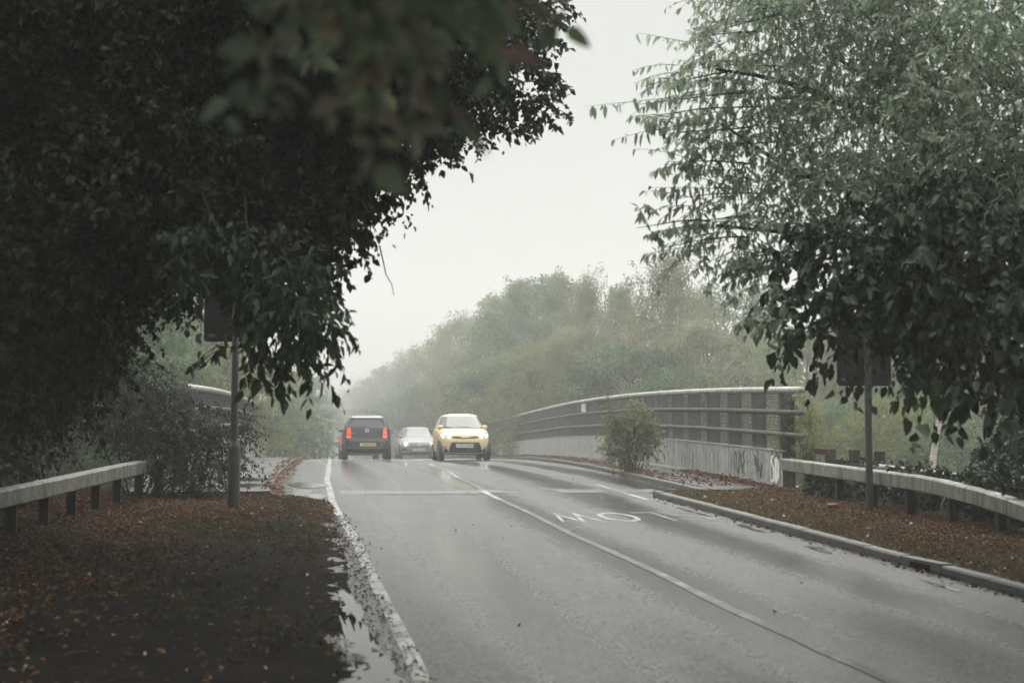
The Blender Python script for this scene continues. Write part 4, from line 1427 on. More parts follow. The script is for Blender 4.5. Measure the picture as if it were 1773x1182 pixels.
# the rest of its crown and a second tree, out of the frame: added to shade the right verge
root = empty('broadleaf_tree', (13.6, 8.5, zr(8.5) - .9))
tag(root, 'dark neighbouring tree at the far right edge whose boughs overhang the verge', 'tree')
rl = Vector(root.location)
tr = MB()
fork = Vector((0, 0, 3.2))
limb(tr, Vector((0, 0, -.6)), fork, .28, .2, 0, .1, 8, 12)
cr = Crown()
ovr = []
for X in np.arange(9.4, 17, 1.6):
    for Y in np.arange(3, 13, 1.6):
        ovr.append((X + random.uniform(-.4, .4), Y + random.uniform(-.4, .4), 5.4 + max(0, Y - 6) * .22 + .5 * hn(X, Y) + random.uniform(0, 1.2)))
for c_ in ovr:
    # stay out of the view cone of the picture
    cr.ball(c_, 1.1, 100, .6, 9, .15, twig=False, aspect=.55)
for c_ in ovr[::5]:
    limb(tr, fork, Vector(c_) - rl, .07, .01, .1, .2, 8, 5)
localise(cr, rl)
cr.build(M['leaf_right_low'], root)
tr.build('trunk', M['bark'], root, True)

# unseen trees added round the photographer to cut light from behind
for k, (X, Y, hh, lab) in enumerate(((-6.5, -9, 8, 'dark tree behind the camera on the left verge'), (11.5, -9, 8, 'dark tree behind the camera on the right verge'), (-7.5, 0, 7, 'dark tree beside the camera left of the verge'))):
    root = empty('broadleaf_tree', (X, Y, zr(Y) - .4))
    tag(root, lab, 'tree')
    rl = Vector(root.location)
    tr = MB()
    fork = Vector((0, 0, 3.5))
    limb(tr, Vector((0, 0, -.6)), fork, .26, .2, 0, .1, 8, 10)
    cr = Crown()
    for j in range(46):
        c_ = (X + random.uniform(-6.0, 6.0), Y + random.uniform(-3, 3), random.uniform(.8 if k == 2 else 1.6, hh))
        if c_[0] > -2.5 and c_[0] < 8 and c_[2] < 3.6: continue
        if k == 2 and c_[0] > -3.8: continue
        cr.ball(c_, 1.2, 110, .6, 9, .16, twig=False, aspect=.6)
        if j % 6 == 0: limb(tr, fork, Vector(c_) - rl, .06, .01, .1, .2, 8, 5)
    localise(cr, rl)
    cr.build(M['leaf_dark'], root)
    tr.build('trunk', M['bark'], root, True)

# ------------------------------------------------------------------ shrubs
def shrub(name, label, cat, x, y, zb, blobs, mat, leaf, dens, stems=9, droop=.4, hang=.6, length=.4, nleaf=10, aspect=.45, extra=None, bark=None, r0=.02, group=None):
    root = empty(name, (x, y, zb))
    tag(root, label, cat, group)
    rl = Vector(root.location)
    cr = Crown()
    for c_, r in blobs:
        cr.ball(c_, r, max(5, int(dens * r ** 2.2)), length, nleaf, leaf, droop=droop, hang=hang, twig=True, aspect=aspect)
    localise(cr, rl)
    cr.build(mat, root, extra, 'foliage', 'leaf_stalks', bark)
    st = MB()
    for k in range(stems):
        c_, r = blobs[k % len(blobs)]
        limb(st, (random.uniform(-.15, .15), random.uniform(-.15, .15), -.2), Vector(c_) - rl + Vector((random.uniform(-r, r), random.uniform(-r, r), random.uniform(-.2, r))) * .6, r0, .004, .0, .25, 8, 5)
    st.build('stems', bark or M['bark'], root, True)
    return root
# bush that swallows the end of the left barrier
bl = [(P(px, py, d), r) for px, py, d, r in ((330, 800, 22.4, .50), (290, 770, 22.4, .55), (375, 790, 22.6, .34), (335, 735, 22.6, .42), (260, 720, 22.6, .55), (290, 700, 23, .35), (385, 740, 23, .30), (420, 760, 23.4, .22), (425, 725, 24, .18), (240, 660, 23, .42), (200, 700, 22.5, .6), (430, 800, 23, .14), (350, 830, 22.2, .28), (190, 620, 23, .5), (120, 640, 22.5, .7), (60, 700, 22, .6))]
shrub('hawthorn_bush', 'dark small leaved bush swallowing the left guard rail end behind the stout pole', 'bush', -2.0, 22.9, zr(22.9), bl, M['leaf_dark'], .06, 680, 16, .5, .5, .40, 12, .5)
# hedge along the back of the left barrier, several shrubs
for k, (X, Y, rr_, hh, lab) in enumerate(((-3.9, 20.5, 1.2, 2.6, 'dark hedge shrub right behind the left guard rail, next to the bush at its end'),
                                          (-4.3, 17.8, 1.2, 2.5, 'dark hedge shrub behind the middle of the left guard rail'),
                                          (-5.0, 15.0, 1.3, 2.6, 'dark hedge shrub at the left picture edge behind the guard rail'),
                                          (-5.4, 22.5, 1.6, 3.4, 'tall dark shrub deeper in the gloom behind the left guard rail'),
                                          (-6.8, 18.5, 1.8, 3.8, 'tallest dark shrub in the shade behind the left hedge'))):
    zb = terrain(X, Y)
    bls = []
    for j in range(9):
        a = 2 * math.pi * j / 9
        bls.append(((X + math.cos(a) * rr_ * .45, Y + math.sin(a) * rr_ * .6, zb + hh * random.uniform(.2, .85)), rr_ * .55))
    bls.append(((X, Y, zb + hh * .5), rr_ * .8))
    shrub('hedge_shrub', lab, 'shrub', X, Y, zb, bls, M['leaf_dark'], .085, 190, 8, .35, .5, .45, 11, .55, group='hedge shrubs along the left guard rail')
# dark undergrowth behind the right barrier
for k, (X, Y, rr_, hh, lab) in enumerate(((10.2, 17.4, .95, 2.0, 'dark shrub spilling over the rear guard rail at the far right'),
                                          (10.2, 15.6, 1.0, 2.3, 'dark shrub at the right picture edge behind the barrier'),
                                          (11.4, 18.6, 1.1, 3.0, 'tall dark shrub under the right tree beyond the barrier'))):
    zb = terrain(X, Y)
    bls = []
    for j in range(8):
        a = 2 * math.pi * j / 8
        bls.append(((X + math.cos(a) * rr_ * .5, Y + math.sin(a) * rr_ * .6, zb + hh * random.uniform(.25, .85)), rr_ * .5))
    shrub('undergrowth_shrub', lab, 'shrub', X, Y, zb, bls, M['leaf_dark'], .085, 560, 8, .35, .6, .4, 11, .55, group='shrubs behind the right guard rail')
# low dark ground cover under the rear of the right barrier
cr = Crown()
for k in range(150):
    y = random.uniform(12.5, 22.3)
    cr.ball((random.uniform(8.85, 9.9), y, zr(y) + .1 + random.uniform(.05, .42)), .2, 9, .22, 8, .075, twig=False, aspect=.6)
root = empty('ground_cover', (9.3, 17.5, zr(17.5))); tag(root, 'low dark ground cover growing under the right guard rail', 'ground cover', kind='stuff')
localise(cr, root.location); cr.build(M['leaf_dark'], root, None, 'foliage')
# ivy creeping on top of the right rail
cr = Crown()
for k in range(90):
    y = random.uniform(15.2, 20.0)
    if random.random() < smooth(21, 15.5, y):
        cr.ball((8.62 + random.uniform(-.06, .3), y, zr(y) + .66 + random.uniform(-.02, .10)), .09, 5, .12, 6, .06, twig=False, aspect=.8)
root = empty('ivy', (8.8, 17.5, zr(17.5) + .66)); tag(root, 'ivy creeping along the top of the right guard rail', 'ivy')
localise(cr, root.location); cr.build(M['leaf_dark'], root, None, 'foliage')
# weeds under the right barrier, near the bridge end
for k, (px, py, d, r, lab) in enumerate(((1425, 832, 22.5, .17, 'leafy green weed under the right guard rail beside the parapet end'),
                                         (1455, 838, 22, .20, 'widest green weed beneath the right guard rail, left of the slim pole'),
                                         (1485, 835, 21.6, .15, 'small green weed beneath the right guard rail just left of the slim pole'))):
    p = P(px, py, d)
    shrub('weed', lab, 'plant', p.x, p.y, zr(p.y) + .1, [(p, r), (p + Vector((.05, .1, .1)), r * .8)], M['leaf_left'], .10, 1400, 6, .3, .4, .18, 8, .6, r0=.006, group='weeds under the right guard rail')
# creeper at the near end of the right parapet
p = P(1375, 740, 24.2)
shrub('creeper', 'pale green creeper climbing beside the near end of the right parapet', 'plant', p.x + .3, p.y + .2, zr(p.y) - .2,
      [(P(px, py, 24.6), r) for px, py, r in ((1372, 700, .16), (1380, 735, .20), (1370, 760, .2), (1392, 690, .12), (1385, 770, .15), (1395, 725, .14), (1365, 790, .15))], M['leaf_fresh'], .075, 900, 7, .4, .7, .22, 9, .35, r0=.008)
# sapling growing on the bridge pavement
dS = 30.5
sb = [(P(px, py, dS), r) for px, py, r in ((1085, 745, .30), (1110, 745, .28), (1075, 775, .26), (1120, 768, .24), (1098, 720, .22), (1055, 770, .16), (1130, 745, .16), (1085, 790, .2), (1053, 738, .10), (1060, 715, .12), (1050, 700, .07), (1070, 730, .2), (1128, 718, .14), (1105, 700, .1))]
pS = P(1098, 803, dS)
shrub('sapling_bush', 'light green self sown bush on the bridge pavement against the side sheets', 'bush', pS.x, pS.y, zr(pS.y) + .11, sb, M['leaf_fresh'], .08, 1150, 12, .25, .35, .25, 10, .42, (M['leaf_far3'], .3), r0=.018)
# seedlings at the far end of the pavement
p = P(876, 770, 49)
shrub('seedling_tuft', 'thin yellowish weed tuft on the far right pavement close to the yellow car', 'plant', p.x, p.y, zr(p.y) + .1, [(p, .22), (p + Vector((0, 0, .25)), .16), (p + Vector((.3, .2, -.2)), .2)], M['leaf_fresh'], .09, 350, 6, .2, .3, .3, 8, .3, r0=.006)

# ------------------------------------------------------------------ trees beyond the bridge
def proto(seed, H, Rr, kind, mat, bark, leaf, n_cl, n_lf):
    """A whole tree at the origin: trunk mesh and crown mesh."""
    rng = np.random.default_rng(seed)
    st = random.getstate(); random.seed(seed)
    tm = MB()
    top = Vector((rng.normal() * .3, rng.normal() * .3, H * .92))
    spine = limb(tm, (0, 0, -.8), top, .035 * H ** .9, .012, 0, .06, 12, 9)
    C, D = [], []
    b_, d_, n_ = [], [], []
    for k in range(n_cl):
        if kind == 'birch':
            u = rng.random() ** .8
            h = H * (.22 + .76 * u)
            rad = Rr * (math.sin(math.pi * min(1, (u * .86 + .12))) ** .8) * rng.uniform(.2, 1.0)
        elif kind == 'spire':
            u = rng.random()
            h = H * (.12 + .88 * u)
            rad = Rr * (1 - u) ** .7 * rng.uniform(.2, 1.0)
        else:
            u = rng.random()
            h = H * (.10 + .90 * u)
            prof = (1 - (abs(u - .5) / .56) ** 2.4)
            rad = Rr * max(.05, prof) ** .6 * rng.uniform(.35, 1.05)
        a = rng.uniform(0, 2 * math.pi)
        lob = 1 + .22 * math.sin(3 * a + seed) + .12 * math.sin(5 * a + 2 * seed + h)
        c_ = np.array([rad * lob * math.cos(a), rad * lob * math.sin(a), h])
        out = unit(np.array([[math.cos(a), math.sin(a), .35]]))[0]
        cs = (.11 * Rr + .16) * rng.uniform(.6, 1.35)
        if kind == 'birch':
            m = n_lf
            s_ = rng.random((m, 1))
            strand = rng.integers(0, 6, m)
            so_ = rng.normal(size=(6, 3)) * np.array([.35, .35, .15]) * (Rr * .22)
            p = c_ + so_[strand] + np.array([0, 0, -1.0]) * s_ * (H * .14) + rng.normal(size=(m, 3)) * .07
            d = np.array([0, 0, -1.0]) + rng.normal(size=(m, 3)) * .45
        else:
            m = n_lf
            v = unit(rng.normal(size=(m, 3)))
            p = c_ + v * (rng.random((m, 1)) ** .5) * cs * np.array([1.25, 1.25, .75]) + out * cs * .3
            d = v * .6 + np.array([0, 0, -.35]) + rng.normal(size=(m, 3)) * .5
            if kind == 'spire': d = v * .5 + np.array([0, 0, .5]) + rng.normal(size=(m, 3)) * .4
        b_.append(p); d_.append(d); n_.append(np.array([0, 0, 1.0]) + rng.normal(size=(m, 3)) * .6)
        if k % 5 == 0:
            q = spine[min(12, max(2, int(12 * (h / H - .12))))]
            limb(tm, q, Vector(c_), .012 * H ** .7, .01, .04, .2, 5, 4)
    # leading shoots breaking the outline
    for k in range(26):
        a = rng.uniform(0, 2 * math.pi); u = rng.uniform(.55, .98)
        rad = Rr * (1 - u) ** .5 * rng.uniform(.6, 1.15)
        m = max(8, n_lf // 3)
        s_ = rng.random((m, 1))
        c_ = np.array([rad * math.cos(a), rad * math.sin(a), H * (.12 + .86 * u)])
        dirv = unit(np.array([[math.cos(a) * .5, math.sin(a) * .5, 1.0]]))[0]
        b_.append(c_ + dirv * s_ * H * .11 + rng.normal(size=(m, 3)) * .06)
        d_.append(dirv + rng.normal(size=(m, 3)) * .7); n_.append(rng.normal(size=(m, 3)))
    b_, d_, n_ = np.concatenate(b_), np.concatenate(d_), np.concatenate(n_)
    L = leaf * rng.uniform(.6, 1.3, len(b_))
    st_m = RNG
    me_c = leaves('crown', b_, d_, n_, L, L * (.42 if kind != 'birch' else .5), mat)
    me_t = bpy.data.meshes.new('trunk')
    me_t.from_pydata(tm.v, [], tm.f)
    me_t.materials.append(bark)
    me_t.polygons.foreach_set('use_smooth', [True] * len(me_t.polygons))
    me_t.update()
    random.setstate(st)
    return me_t, me_c

PROT = {
    'b1': proto(1, 9.0, 3.0, 'broad', M['leaf_far1'], M['bark_grey'], .17, 210, 80),
    'b2': proto(2, 8.0, 3.2, 'broad', M['leaf_far2'], M['bark_grey'], .16, 210, 80),
    'b3': proto(3, 9.5, 3.4, 'broad', M['leaf_far3'], M['bark_grey'], .18, 220, 80),
    'bi': proto(4, 12.0, 2.6, 'birch', M['leaf_birch'], M['birch_bark'], .11, 240, 90),
    's1': proto(5, 8.5, 2.0, 'spire', M['leaf_far1'], M['bark_grey'], .16, 170, 80),
    's2': proto(6, 8.5, 2.3, 'spire', M['leaf_far2'], M['bark_grey'], .15, 180, 80),
    'u1': proto(7, 4.5, 2.3, 'broad', M['leaf_far3'], M['bark_grey'], .14, 150, 80),
    'u2': proto(8, 4.5, 2.2, 'broad', M['leaf_fresh'], M['bark_grey'], .13, 150, 70),
}
PH0 = {'b1': 9.0, 'b2': 8.0, 'b3': 9.5, 'bi': 12.0, 's1': 8.5, 's2': 8.5, 'u1': 4.5, 'u2': 4.5}
PH = {k: float(np.percentile([v.co.z for v in m[1].vertices], 99.6)) for k, m in PROT.items()}
def far_tree(kind, px, d, top, label, wide=1.0, name='woodland_tree', cat='tree', group='trees beyond the right parapet'):
    x, y = XY(px, d)
    z0 = terrain(x, y)
    zt = P(px, top, d).z
    s_ = (zt - z0) / PH[kind] / .99
    root = empty(name, (x, y, z0), random.uniform(0, 6.28))
    root.scale = (s_ * wide, s_ * wide, s_)
    tag(root, label, cat, group)
    link('trunk', PROT[kind][0], root)
    link('crown', PROT[kind][1], root)
    return root
far = [
 ('bi', 1158, 58, 436, 'tall weeping birch with pale trunk standing highest beyond the right parapet', 1.05, 'birch_tree'),
 ('b3', 1262, 70, 500, 'deep green tree just right of the tall weeping birch', .9),
 ('bi', 1015, 66, 478, 'slender weeping birch left of the tall birch, feathery top', .9, 'birch_tree'),
 ('s1', 1075, 72, 500, 'pointed pale tree between the two weeping birches', .9),
 ('b3', 930, 76, 492, 'deep green round tree left of the slender birch', .9),
 ('s2', 962, 82, 480, 'spiky topped olive tree close behind the slender birch', 1.0),
 ('b1', 872, 84, 515, 'mid green broad tree above the far end of the right parapet', .85),
 ('s2', 905, 92, 490, 'olive tree with upright shoots behind the mid green broad tree', 1.0),
 ('b2', 838, 97, 545, 'olive tree whose crown steps down above the yellow car', .9),
 ('b1', 800, 105, 560, 'green tree directly above the yellow car roof', .9),
 ('s1', 768, 122, 575, 'thin pointed tree seen between the two cars in the right lane', .9),
 ('b2', 738, 126, 605, 'olive tree above the silver car', .9),
 ('b1', 705, 140, 628, 'pale tree above the left half of the silver car', .95),
 ('b3', 675, 158, 640, 'hazy tree above the right side of the black car', .95),
 ('b1', 648, 178, 655, 'hazy tree straight above the black car roof', .95),
 ('b2', 625, 205, 672, 'very faint tree above the left part of the black car', 1.0),
 ('b1', 606, 240, 692, 'faintest and farthest tree beside the gap of sky over the road', 1.0),
 ('u1', 1090, 52, 600, 'low dark shrubby tree behind the sapling bush and railing', 1.1),
 ('u2', 940, 60, 600, 'bright green shrubby tree behind the middle of the right railing', 1.1),
 ('b2', 1000, 57, 570, 'olive shrubby tree beside the slender birch, behind the railing', .8),
 ('u1', 880, 68, 625, 'dark shrubby tree behind the far end of the railing', 1.3),
 ('u2', 830, 78, 640, 'light shrubby tree right of the yellow car', 1.2),
 ('u1', 760, 92, 665, 'dark low tree between the silver and the yellow car', 1.3),
 ('b2', 1225, 52, 560, 'olive tree behind the near half of the right railing', .8),
 ('b1', 1320, 64, 590, 'mid green tree behind the near end of the right parapet', .8),
 ('u1', 1180, 46, 640, 'dark low shrubby tree close behind the right parapet', 1.0),
 ('u1', 700, 112, 690, 'low hazy shrub above the silver car left headlamp', 1.4),
 ('u1', 650, 140, 705, 'low hazy shrub just above the black car roof', 1.5),
]
for t in far:
    k, px, d, top, lab, wide = t[:6]
    far_tree(k, px, d, top, lab, wide, t[6] if len(t) > 6 else 'woodland_tree')
right_wood = [
 ('b1', 1400, 52, 575, 'pale green tree seen between parapet end and slim pole', .8),
 ('bi', 1450, 46, 560, 'thin birch behind the timber fence', .7, 'birch_tree'),
 ('b2', 1515, 54, 560, 'olive tree straight behind the slim sign pole', .8),
 ('b3', 1580, 48, 590, 'grey green tree right of the slim sign pole', .7),
 ('b1', 1650, 52, 560, 'pale tree behind the white birch stem on the right', .8),
 ('bi', 1715, 42, 560, 'birch with fine white stems near the right picture edge', .7, 'birch_tree'),
 ('b2', 1790, 46, 560, 'olive tree cut by the right picture edge', .8),
 ('u2', 1560, 36, 690, 'bright green bush behind the right guard rail, right of the slim pole', .8),
 ('u1', 1450, 38, 700, 'low dark green bush behind the timber fence', .8),
 ('u2', 1385, 36, 690, 'yellowish bush behind the end of the right parapet', .7),
 ('u1', 1640, 34, 735, 'low dark bush around the white birch stem', .8),
 ('u1', 1520, 44, 700, 'low grey green bush behind the slim pole', .9),
]
for t in right_wood:
    k, px, d, top, lab, wide = t[:6]
    far_tree(k, px, d, top, lab, wide, t[6] if len(t) > 6 else 'woodland_tree', group='trees beyond the right guard rail')
left_wood = [
 ('b3', 561, 150, 690, 'faint tree left of the gap of sky over the road', 1.0),
 ('b1', 540, 105, 655, 'grey green tree above the far left pavement', .9),
 ('b3', 508, 78, 640, 'dark grey green tree over the far end of the left parapet', .9),
 ('b1', 470, 66, 615, 'mid green tree behind the left parapet, right of the stout pole', .9),
 ('b1', 425, 56, 590, 'pale green tree straight behind the stout sign pole', .9),
 ('u2', 375, 46, 600, 'bright green tree left of the stout pole above the parapet', 1.2),
 ('b1', 340, 50, 540, 'pale green tree seen through the gap left of the sign board', .9),
 ('b2', 300, 48, 520, 'deep green tree hidden in the dark left of the sign board', 1.0),
 ('b3', 160, 42, 420, 'tall deep green tree behind the hedge on the left', 1.1),
 ('b3', 20, 38, 330, 'tallest deep green tree at the left picture edge', 1.2),
 ('b3', 200, 36, 400, 'deep green tree behind the bush on the left', 1.0),
 ('b3', -120, 30, 300, 'deep green tree outside the left picture edge', 1.2),
 ('b3', 90, 30, 300, 'broad deep green tree in the gloom behind the left guard rail', 1.0),
]
for t in left_wood:
    k, px, d, top, lab, wide = t[:6]
    far_tree(k, px, d, top, lab, wide, group='trees beyond the left parapet')
# dark bush at the kerb on the far left
p = P(515, 760, 55)
shrub('roadside_bush', 'dense grey green bush overhanging the far left pavement', 'bush', p.x - .3, p.y, zr(p.y), [(P(px, py, dd), r) for px, py, dd, r in ((500, 760, 54, .9), (530, 765, 56, .8), (545, 745, 60, .8), (505, 735, 56, .8), (485, 745, 54, .7), (560, 770, 62, .6), (530, 730, 60, .8))], M['leaf_far3'], .13, 110, 8, .3, .4, .5, 11, .5)
# white birch stem in front of the right wood
x, y = XY(1623, 30)
root = empty('birch_tree', (x, y, terrain(x, y)))
tag(root, 'single white birch stem rising behind the right guard rail', 'tree')
rl = Vector(root.location)
tb = MB()
pts = [P(1612, 830, 30), P(1615, 800, 30), P(1619, 770, 30), P(1628, 720, 30), P(1629, 690, 30), P(1632, 600, 30), P(1640, 400, 30)]
tb.tube([Vector((0, 0, -.3))] + [q - rl for q in pts], [.09, .075, .07, .065, .055, .05, .045, .03], 10)
tb.build('trunk', M['birch_bark'], root, True)
cr = Crown()
for px, py, r in ((1640, 420, 1.3), (1600, 500, 1.0), (1690, 480, 1.1), (1640, 340, 1.2)):
    cr.ball(P(px, py, 30), r, 60, .7, 12, .08, droop=.8, hang=.9)
localise(cr, rl); cr.build(M['leaf_birch'], root, None, 'crown', 'leaf_stalks', M['birch_bark'])

# ------------------------------------------------------------------ fallen leaves, grass, litter
def scatter(name, n, fx, mat, size, kind='stuff', zoff=.012, cat='leaf litter', label=None, flat=.35):
    pts = []
    while len(pts) < n:
        q = fx()
        if q is not None: pts.append(q)
    p = np.array(pts)
    d = RNG.normal(size=(n, 3)) * np.array([1, 1, .18])
    nn = np.array([0, 0, 1.0]) + RNG.normal(size=(n, 3)) * flat
    L = size * RNG.uniform(.5, 1.3, n)
    o = link(name, leaves(name, p, d, nn, L, L * RNG.uniform(.4, .7, n), mat, .25, .25))
    tag(o, label, cat, kind=kind)
    return o
def on_left():
    y = 6.5 + 17.3 * random.random() ** .8
    x = random.uniform(-4.6, vl_edge(y))
    dens = .05 + .95 * max(0, .55 + .45 * hn(x * 2.3, y * 1.7)) * smooth(.1, -2.2, x + .35 * hn(x, y) + .12 * (16 - y) * (1 if y < 16 else .6)) * smooth(5, 12, y) + .35 * smooth(18.5, 21, y)
    if random.random() > dens: return None
    return (x, y, zr(y) + vl_z(x, y, 0) + random.uniform(.006, .03))
scatter('leaf_litter', 30000, on_left, M['litter'], .052, label='brown fallen leaves strewn over the dark left verge')
def on_left2():
    y = random.uniform(6.5, 23.5); x = random.uniform(-4, vl_edge(y) + .2)
    return (x, y, zr(y) + vl_z(x, y, 0) + random.uniform(.015, .03))
scatter('leaf_litter', 260, on_left2, M['litter_pale'], .05, label='scattered pale yellow fallen leaves on the left verge')
def on_right():
    y = 9 + 14.3 * random.random(); x = random.uniform(6.55, 8.75)
    if random.random() > .12 + .9 * smooth(6.9, 8.3, x + .25 * hn(x * 2, y * 2)): return None
    return (x, y, zr(y) + .085 + vr_z(x, y, 0) + random.uniform(.006, .03))
scatter('leaf_litter', 17000, on_right, M['litter'], .045, label='brown fallen leaves drifted along the right verge and rail')
def on_right2():
    y = random.uniform(9, 23); x = random.uniform(6.5, 8.6)
    return (x, y, zr(y) + .10 + vr_z(x, y, 0) + .015)
scatter('leaf_litter', 60, on_right2, M['litter_pale'], .085, label='a few pale yellow leaves dotted on the right verge')
def gutter_r():
    y = random.uniform(24, 60)
    x = 7.27 + dr(y) + random.gauss(.25 if y > 27 else .5, .22 if y > 27 else .35)
    if x < 7.27 + dr(y) - .15: return None
    return (x, y, zr(y) + (.12 if x > 7.27 + dr(y) else .012) + random.uniform(.01, .03))
scatter('leaf_litter', 2600, gutter_r, M['litter'], .07, label='fallen leaves along the kerb of the right bridge pavement')
def gutter_l():
    y = random.uniform(23.9, 52)
    x = dr(y) + random.gauss(.04, .085)
    return (x, y, zr(y) + (.125 if x < dr(y) else .015) + random.uniform(.01, .04))
scatter('leaf_litter', 1500, gutter_l, leaf_mat('gutter leaf', [(.13, .065, .032), (.20, .115, .05), (.10, .048, .025)], .5, .1), .07, label='orange brown leaves banked along the left bridge kerb')
def gutter_v():
    y = random.uniform(9, 23); x = 6.38 - abs(random.gauss(0, .09))
    return (x, y, zr(y) + .012)
scatter('leaf_litter', 420, gutter_v, M['litter'], .05, label='wet leaf scraps lying in the right hand gutter')
def at_panel():
    y = random.uniform(23.2, 29); x = 8.6 + dr(y) - abs(random.gauss(0, .16))
    return (x, y, zr(y) + .125 + random.uniform(0, .04))
scatter('leaf_litter', 1300, at_panel, M['litter'], .07, label='leaves drifted against the foot of the right side sheets')
def specks():
    y = random.uniform(6, 40); x = random.uniform(1.2, 6.1) + dr(y)
    return (x, y, zr(y) + .008)
scatter('leaf_litter', 70, specks, M['litter_pale'], .045, label='odd leaves stuck to the wet carriageway')
def grit():
    y = random.uniform(5.5, 20); x = vl_edge(y) + random.uniform(-.12, .10) + abs(random.gauss(0, .05))
    return (x, y, zr(y) + .012 + random.uniform(0, .008))
scatter('leaf_litter', 1500, grit, leaf_mat('wet scraps', [(.02, .016, .012), (.04, .028, .018), (.07, .05, .03)], .5, .05), .028, label='small wet scraps and grit along the ragged left road edge')
def sticks():
    y = random.uniform(7, 23); x = random.uniform(-4, .3)
    return (x, y, zr(y) + vl_z(x, y, 0) + .015)
pts_ = [sticks() for _ in range(150)]
mbs = MB()
for x, y, z in pts_:
    a = random.uniform(0, 6.28); l = random.uniform(.06, .28)
    mbs.tube([(x, y, z), (x + math.cos(a) * l * .5, y + math.sin(a) * l * .5, z + .008), (x + math.cos(a + .2) * l, y + math.sin(a + .2) * l, z + .002)], [.004, .004, .002], 4)
tag(mbs.build('leaf_litter', simple('dead stick', (.07, .055, .04), .7)), 'broken twigs lying in the leaf litter of the left verge', 'leaf litter', kind='stuff')
def tufts():
    y = 8 + 15 * random.random(); x = random.uniform(-3.6, .5)
    if hn(x * 1.3 + 2, y * 1.1) < .28: return None
    return (x, y, zr(y) + vl_z(x, y, 0))
# turf: short blades
def blades(name, n, fx, mat, h, label):
    pts = []
    while len(pts) < n:
        q = fx()
        if q is not None: pts.append(q)
    p = np.array(pts)
    d = np.array([0, 0, 1.0]) + RNG.normal(size=(n, 3)) * np.array([.7, .7, .1])
    L = h * RNG.uniform(.4, 1.3, n)
    o = link(name, leaves(name, p, d, RNG.normal(size=(n, 3)), L, np.full(n, .008), mat, .1, .3))
    tag(o, label, 'grass', kind='stuff')
def turf_r():
    y = 9 + 14.4 * random.random() ** .9; x = random.uniform(6.5, 9.6)
    if random.random() > 1 - .7 * smooth(7.2, 8.6, x): return None
    return (x, y, zr(y) + .082 + vr_z(x, y, 0))
blades('grass', 42000, turf_r, M['grass'], .045, 'short dry turf on the right verge')
def turf_l():
    y = random.uniform(15.5, 23.7); x = random.uniform(-1.9, vl_edge(y) - .02)
    if random.random() > .25 + .75 * smooth(17.5, 22, y) * (.6 + .4 * hn(x * 2, y)): return None
    return (x, y, zr(y) + vl_z(x, y, 0))
blades('grass', 16000, turf_l, M['grass'], .04, 'thin olive turf at the far end of the left verge')
blades('grass', 9000, tufts, leaf_mat('thin grass', [(.030, .036, .014), (.05, .055, .02), (.06, .05, .022)], .5, .2), .05, 'scattered thin grass tufts in the dark left verge')
# litter
def can(name, label, cat, x, y, z, L, r_, rz, mat):
    mb = MB()
    mb.lathe([(0, -L/2), (r_ * .8, -L/2), (r_, -L/2 + .012), (r_, L/2 - .012), (r_ * .8, L/2), (r_ * .7, L/2 - .004), (0, L/2 - .004)], (0, 0, 0), 16, Matrix.Rotation(rz, 3, 'Z') @ Matrix.Rotation(R(90), 3, 'Y'))
    o = mb.build(name, mat, None, True)
    o.location = (x, y, z + r_)
    tag(o, label, cat)
p = P(1445, 862, 20.8)
can('drink_can', 'faded red drink can lying on the right verge near the slim pole', 'can', 7.93, 19.3, zr(19.3) + .115, .17, .033, .25, simple('faded red can', (.16, .065, .05), .5))
can('litter_carton', 'small orange carton lying in the right hand gutter', 'litter', 6.30, 10.25, zr(10.25) + .004, .13, .018, 0.1, simple('orange card', (.50, .14, .05), .5))

# ------------------------------------------------------------------ wet air
mb = MB(); mb.box((20, 205, 18), (460, 540, 52))
hz, t, b, o = nodes('mist')
t.nodes.remove(b)
pv = t.nodes.new('ShaderNodeVolumePrincipled')
pv.inputs['Color'].default_value = (.97, .975, .96, 1)
pv.inputs['Density'].default_value = .0055
pv.inputs['Anisotropy'].default_value = -0.55
t.links.new(pv.outputs[0], o.inputs['Volume'])
tag(mb.build('haze', hz), kind='stuff')

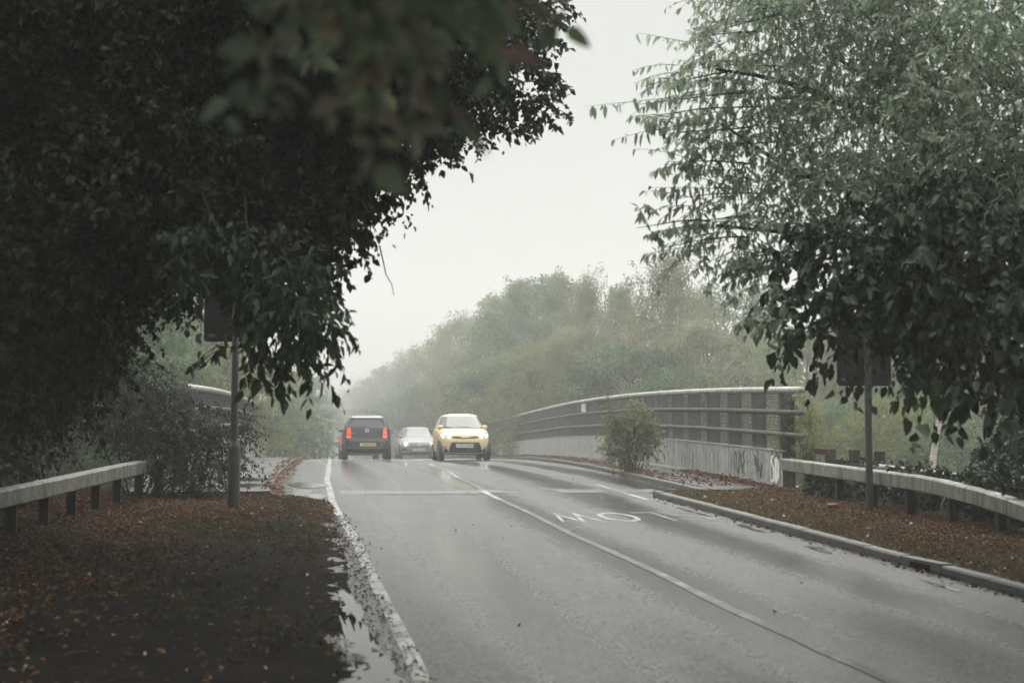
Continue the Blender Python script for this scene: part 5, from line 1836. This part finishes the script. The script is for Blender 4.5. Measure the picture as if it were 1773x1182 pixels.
# spray thrown up by the cars, hanging low over the crest of the wet road
ys0, ys1 = 36.0, 82.0
mb = MB()
vs = []
for yy in (ys0, 46.0, 56.0, 68.0, ys1):
    for x, z in ((-.6, .03), (8.4, .03), (8.4, 2.4), (-.6, 2.4)):
        vs.append((x + dr(yy), yy, zr(yy) + z))
fs = [(i * 4 + j, i * 4 + (j + 1) % 4, i * 4 + 4 + (j + 1) % 4, i * 4 + 4 + j) for i in range(4) for j in range(4)] + [(3, 2, 1, 0), (16, 17, 18, 19)]
mb.add(vs, fs)
sm, t, b, o = nodes('road spray')
t.nodes.remove(b)
tc = t.nodes.new('ShaderNodeTexCoord'); sp = t.nodes.new('ShaderNodeSeparateXYZ')
t.links.new(tc.outputs['Object'], sp.inputs[0])
def mth(op, a_, b_=None, c_=None):
    n_ = N(t, 'ShaderNodeMath', operation=op)
    for i_, v_ in enumerate((a_, b_, c_)):
        if v_ is None: continue
        if isinstance(v_, (int, float)): n_.inputs[i_].default_value = v_
        else: t.links.new(v_, n_.inputs[i_])
    return n_.outputs[0]
def sst(v_, a_, b_):
    n_ = N(t, 'ShaderNodeMapRange'); n_.interpolation_type = 'SMOOTHSTEP'
    t.links.new(v_, n_.inputs['Value']); n_.inputs['From Min'].default_value = a_; n_.inputs['From Max'].default_value = b_
    return n_.outputs['Result']
zl = mth('MULTIPLY_ADD', mth('SUBTRACT', sp.outputs['Y'], 50.0), .034, sp.outputs['Z'])     # height above the falling road, roughly
hgt = sst(zl, zr(50) + 1.9, zr(50) - .1)
ends = mth('MULTIPLY', sst(sp.outputs['Y'], ys0, 46.0), sst(sp.outputs['Y'], ys1, 66.0))
wid = mth('SUBTRACT', sp.outputs['X'], mth('MULTIPLY', mth('SUBTRACT', sp.outputs['Y'], 25.0), .045))
side_ = mth('MULTIPLY', sst(wid, -.6, 1.4), sst(wid, 8.4, 6.4))
nzs = noise_tex(t, .55, 3, .55)
pat = sst(nzs.outputs['Fac'], .30, .72)
den = mth('MULTIPLY', mth('MULTIPLY', mth('MULTIPLY', hgt, hgt), ends), mth('MULTIPLY', side_, pat))
pv = t.nodes.new('ShaderNodeVolumePrincipled')
pv.inputs['Color'].default_value = (.97, .975, .97, 1)
pv.inputs['Anisotropy'].default_value = 0
t.links.new(mth('MULTIPLY', den, .27), pv.inputs['Density'])
t.links.new(pv.outputs[0], o.inputs['Volume'])
tag(mb.build('road_spray', sm), 'fine white spray hanging low over the wet crest of the road', 'spray', kind='stuff')
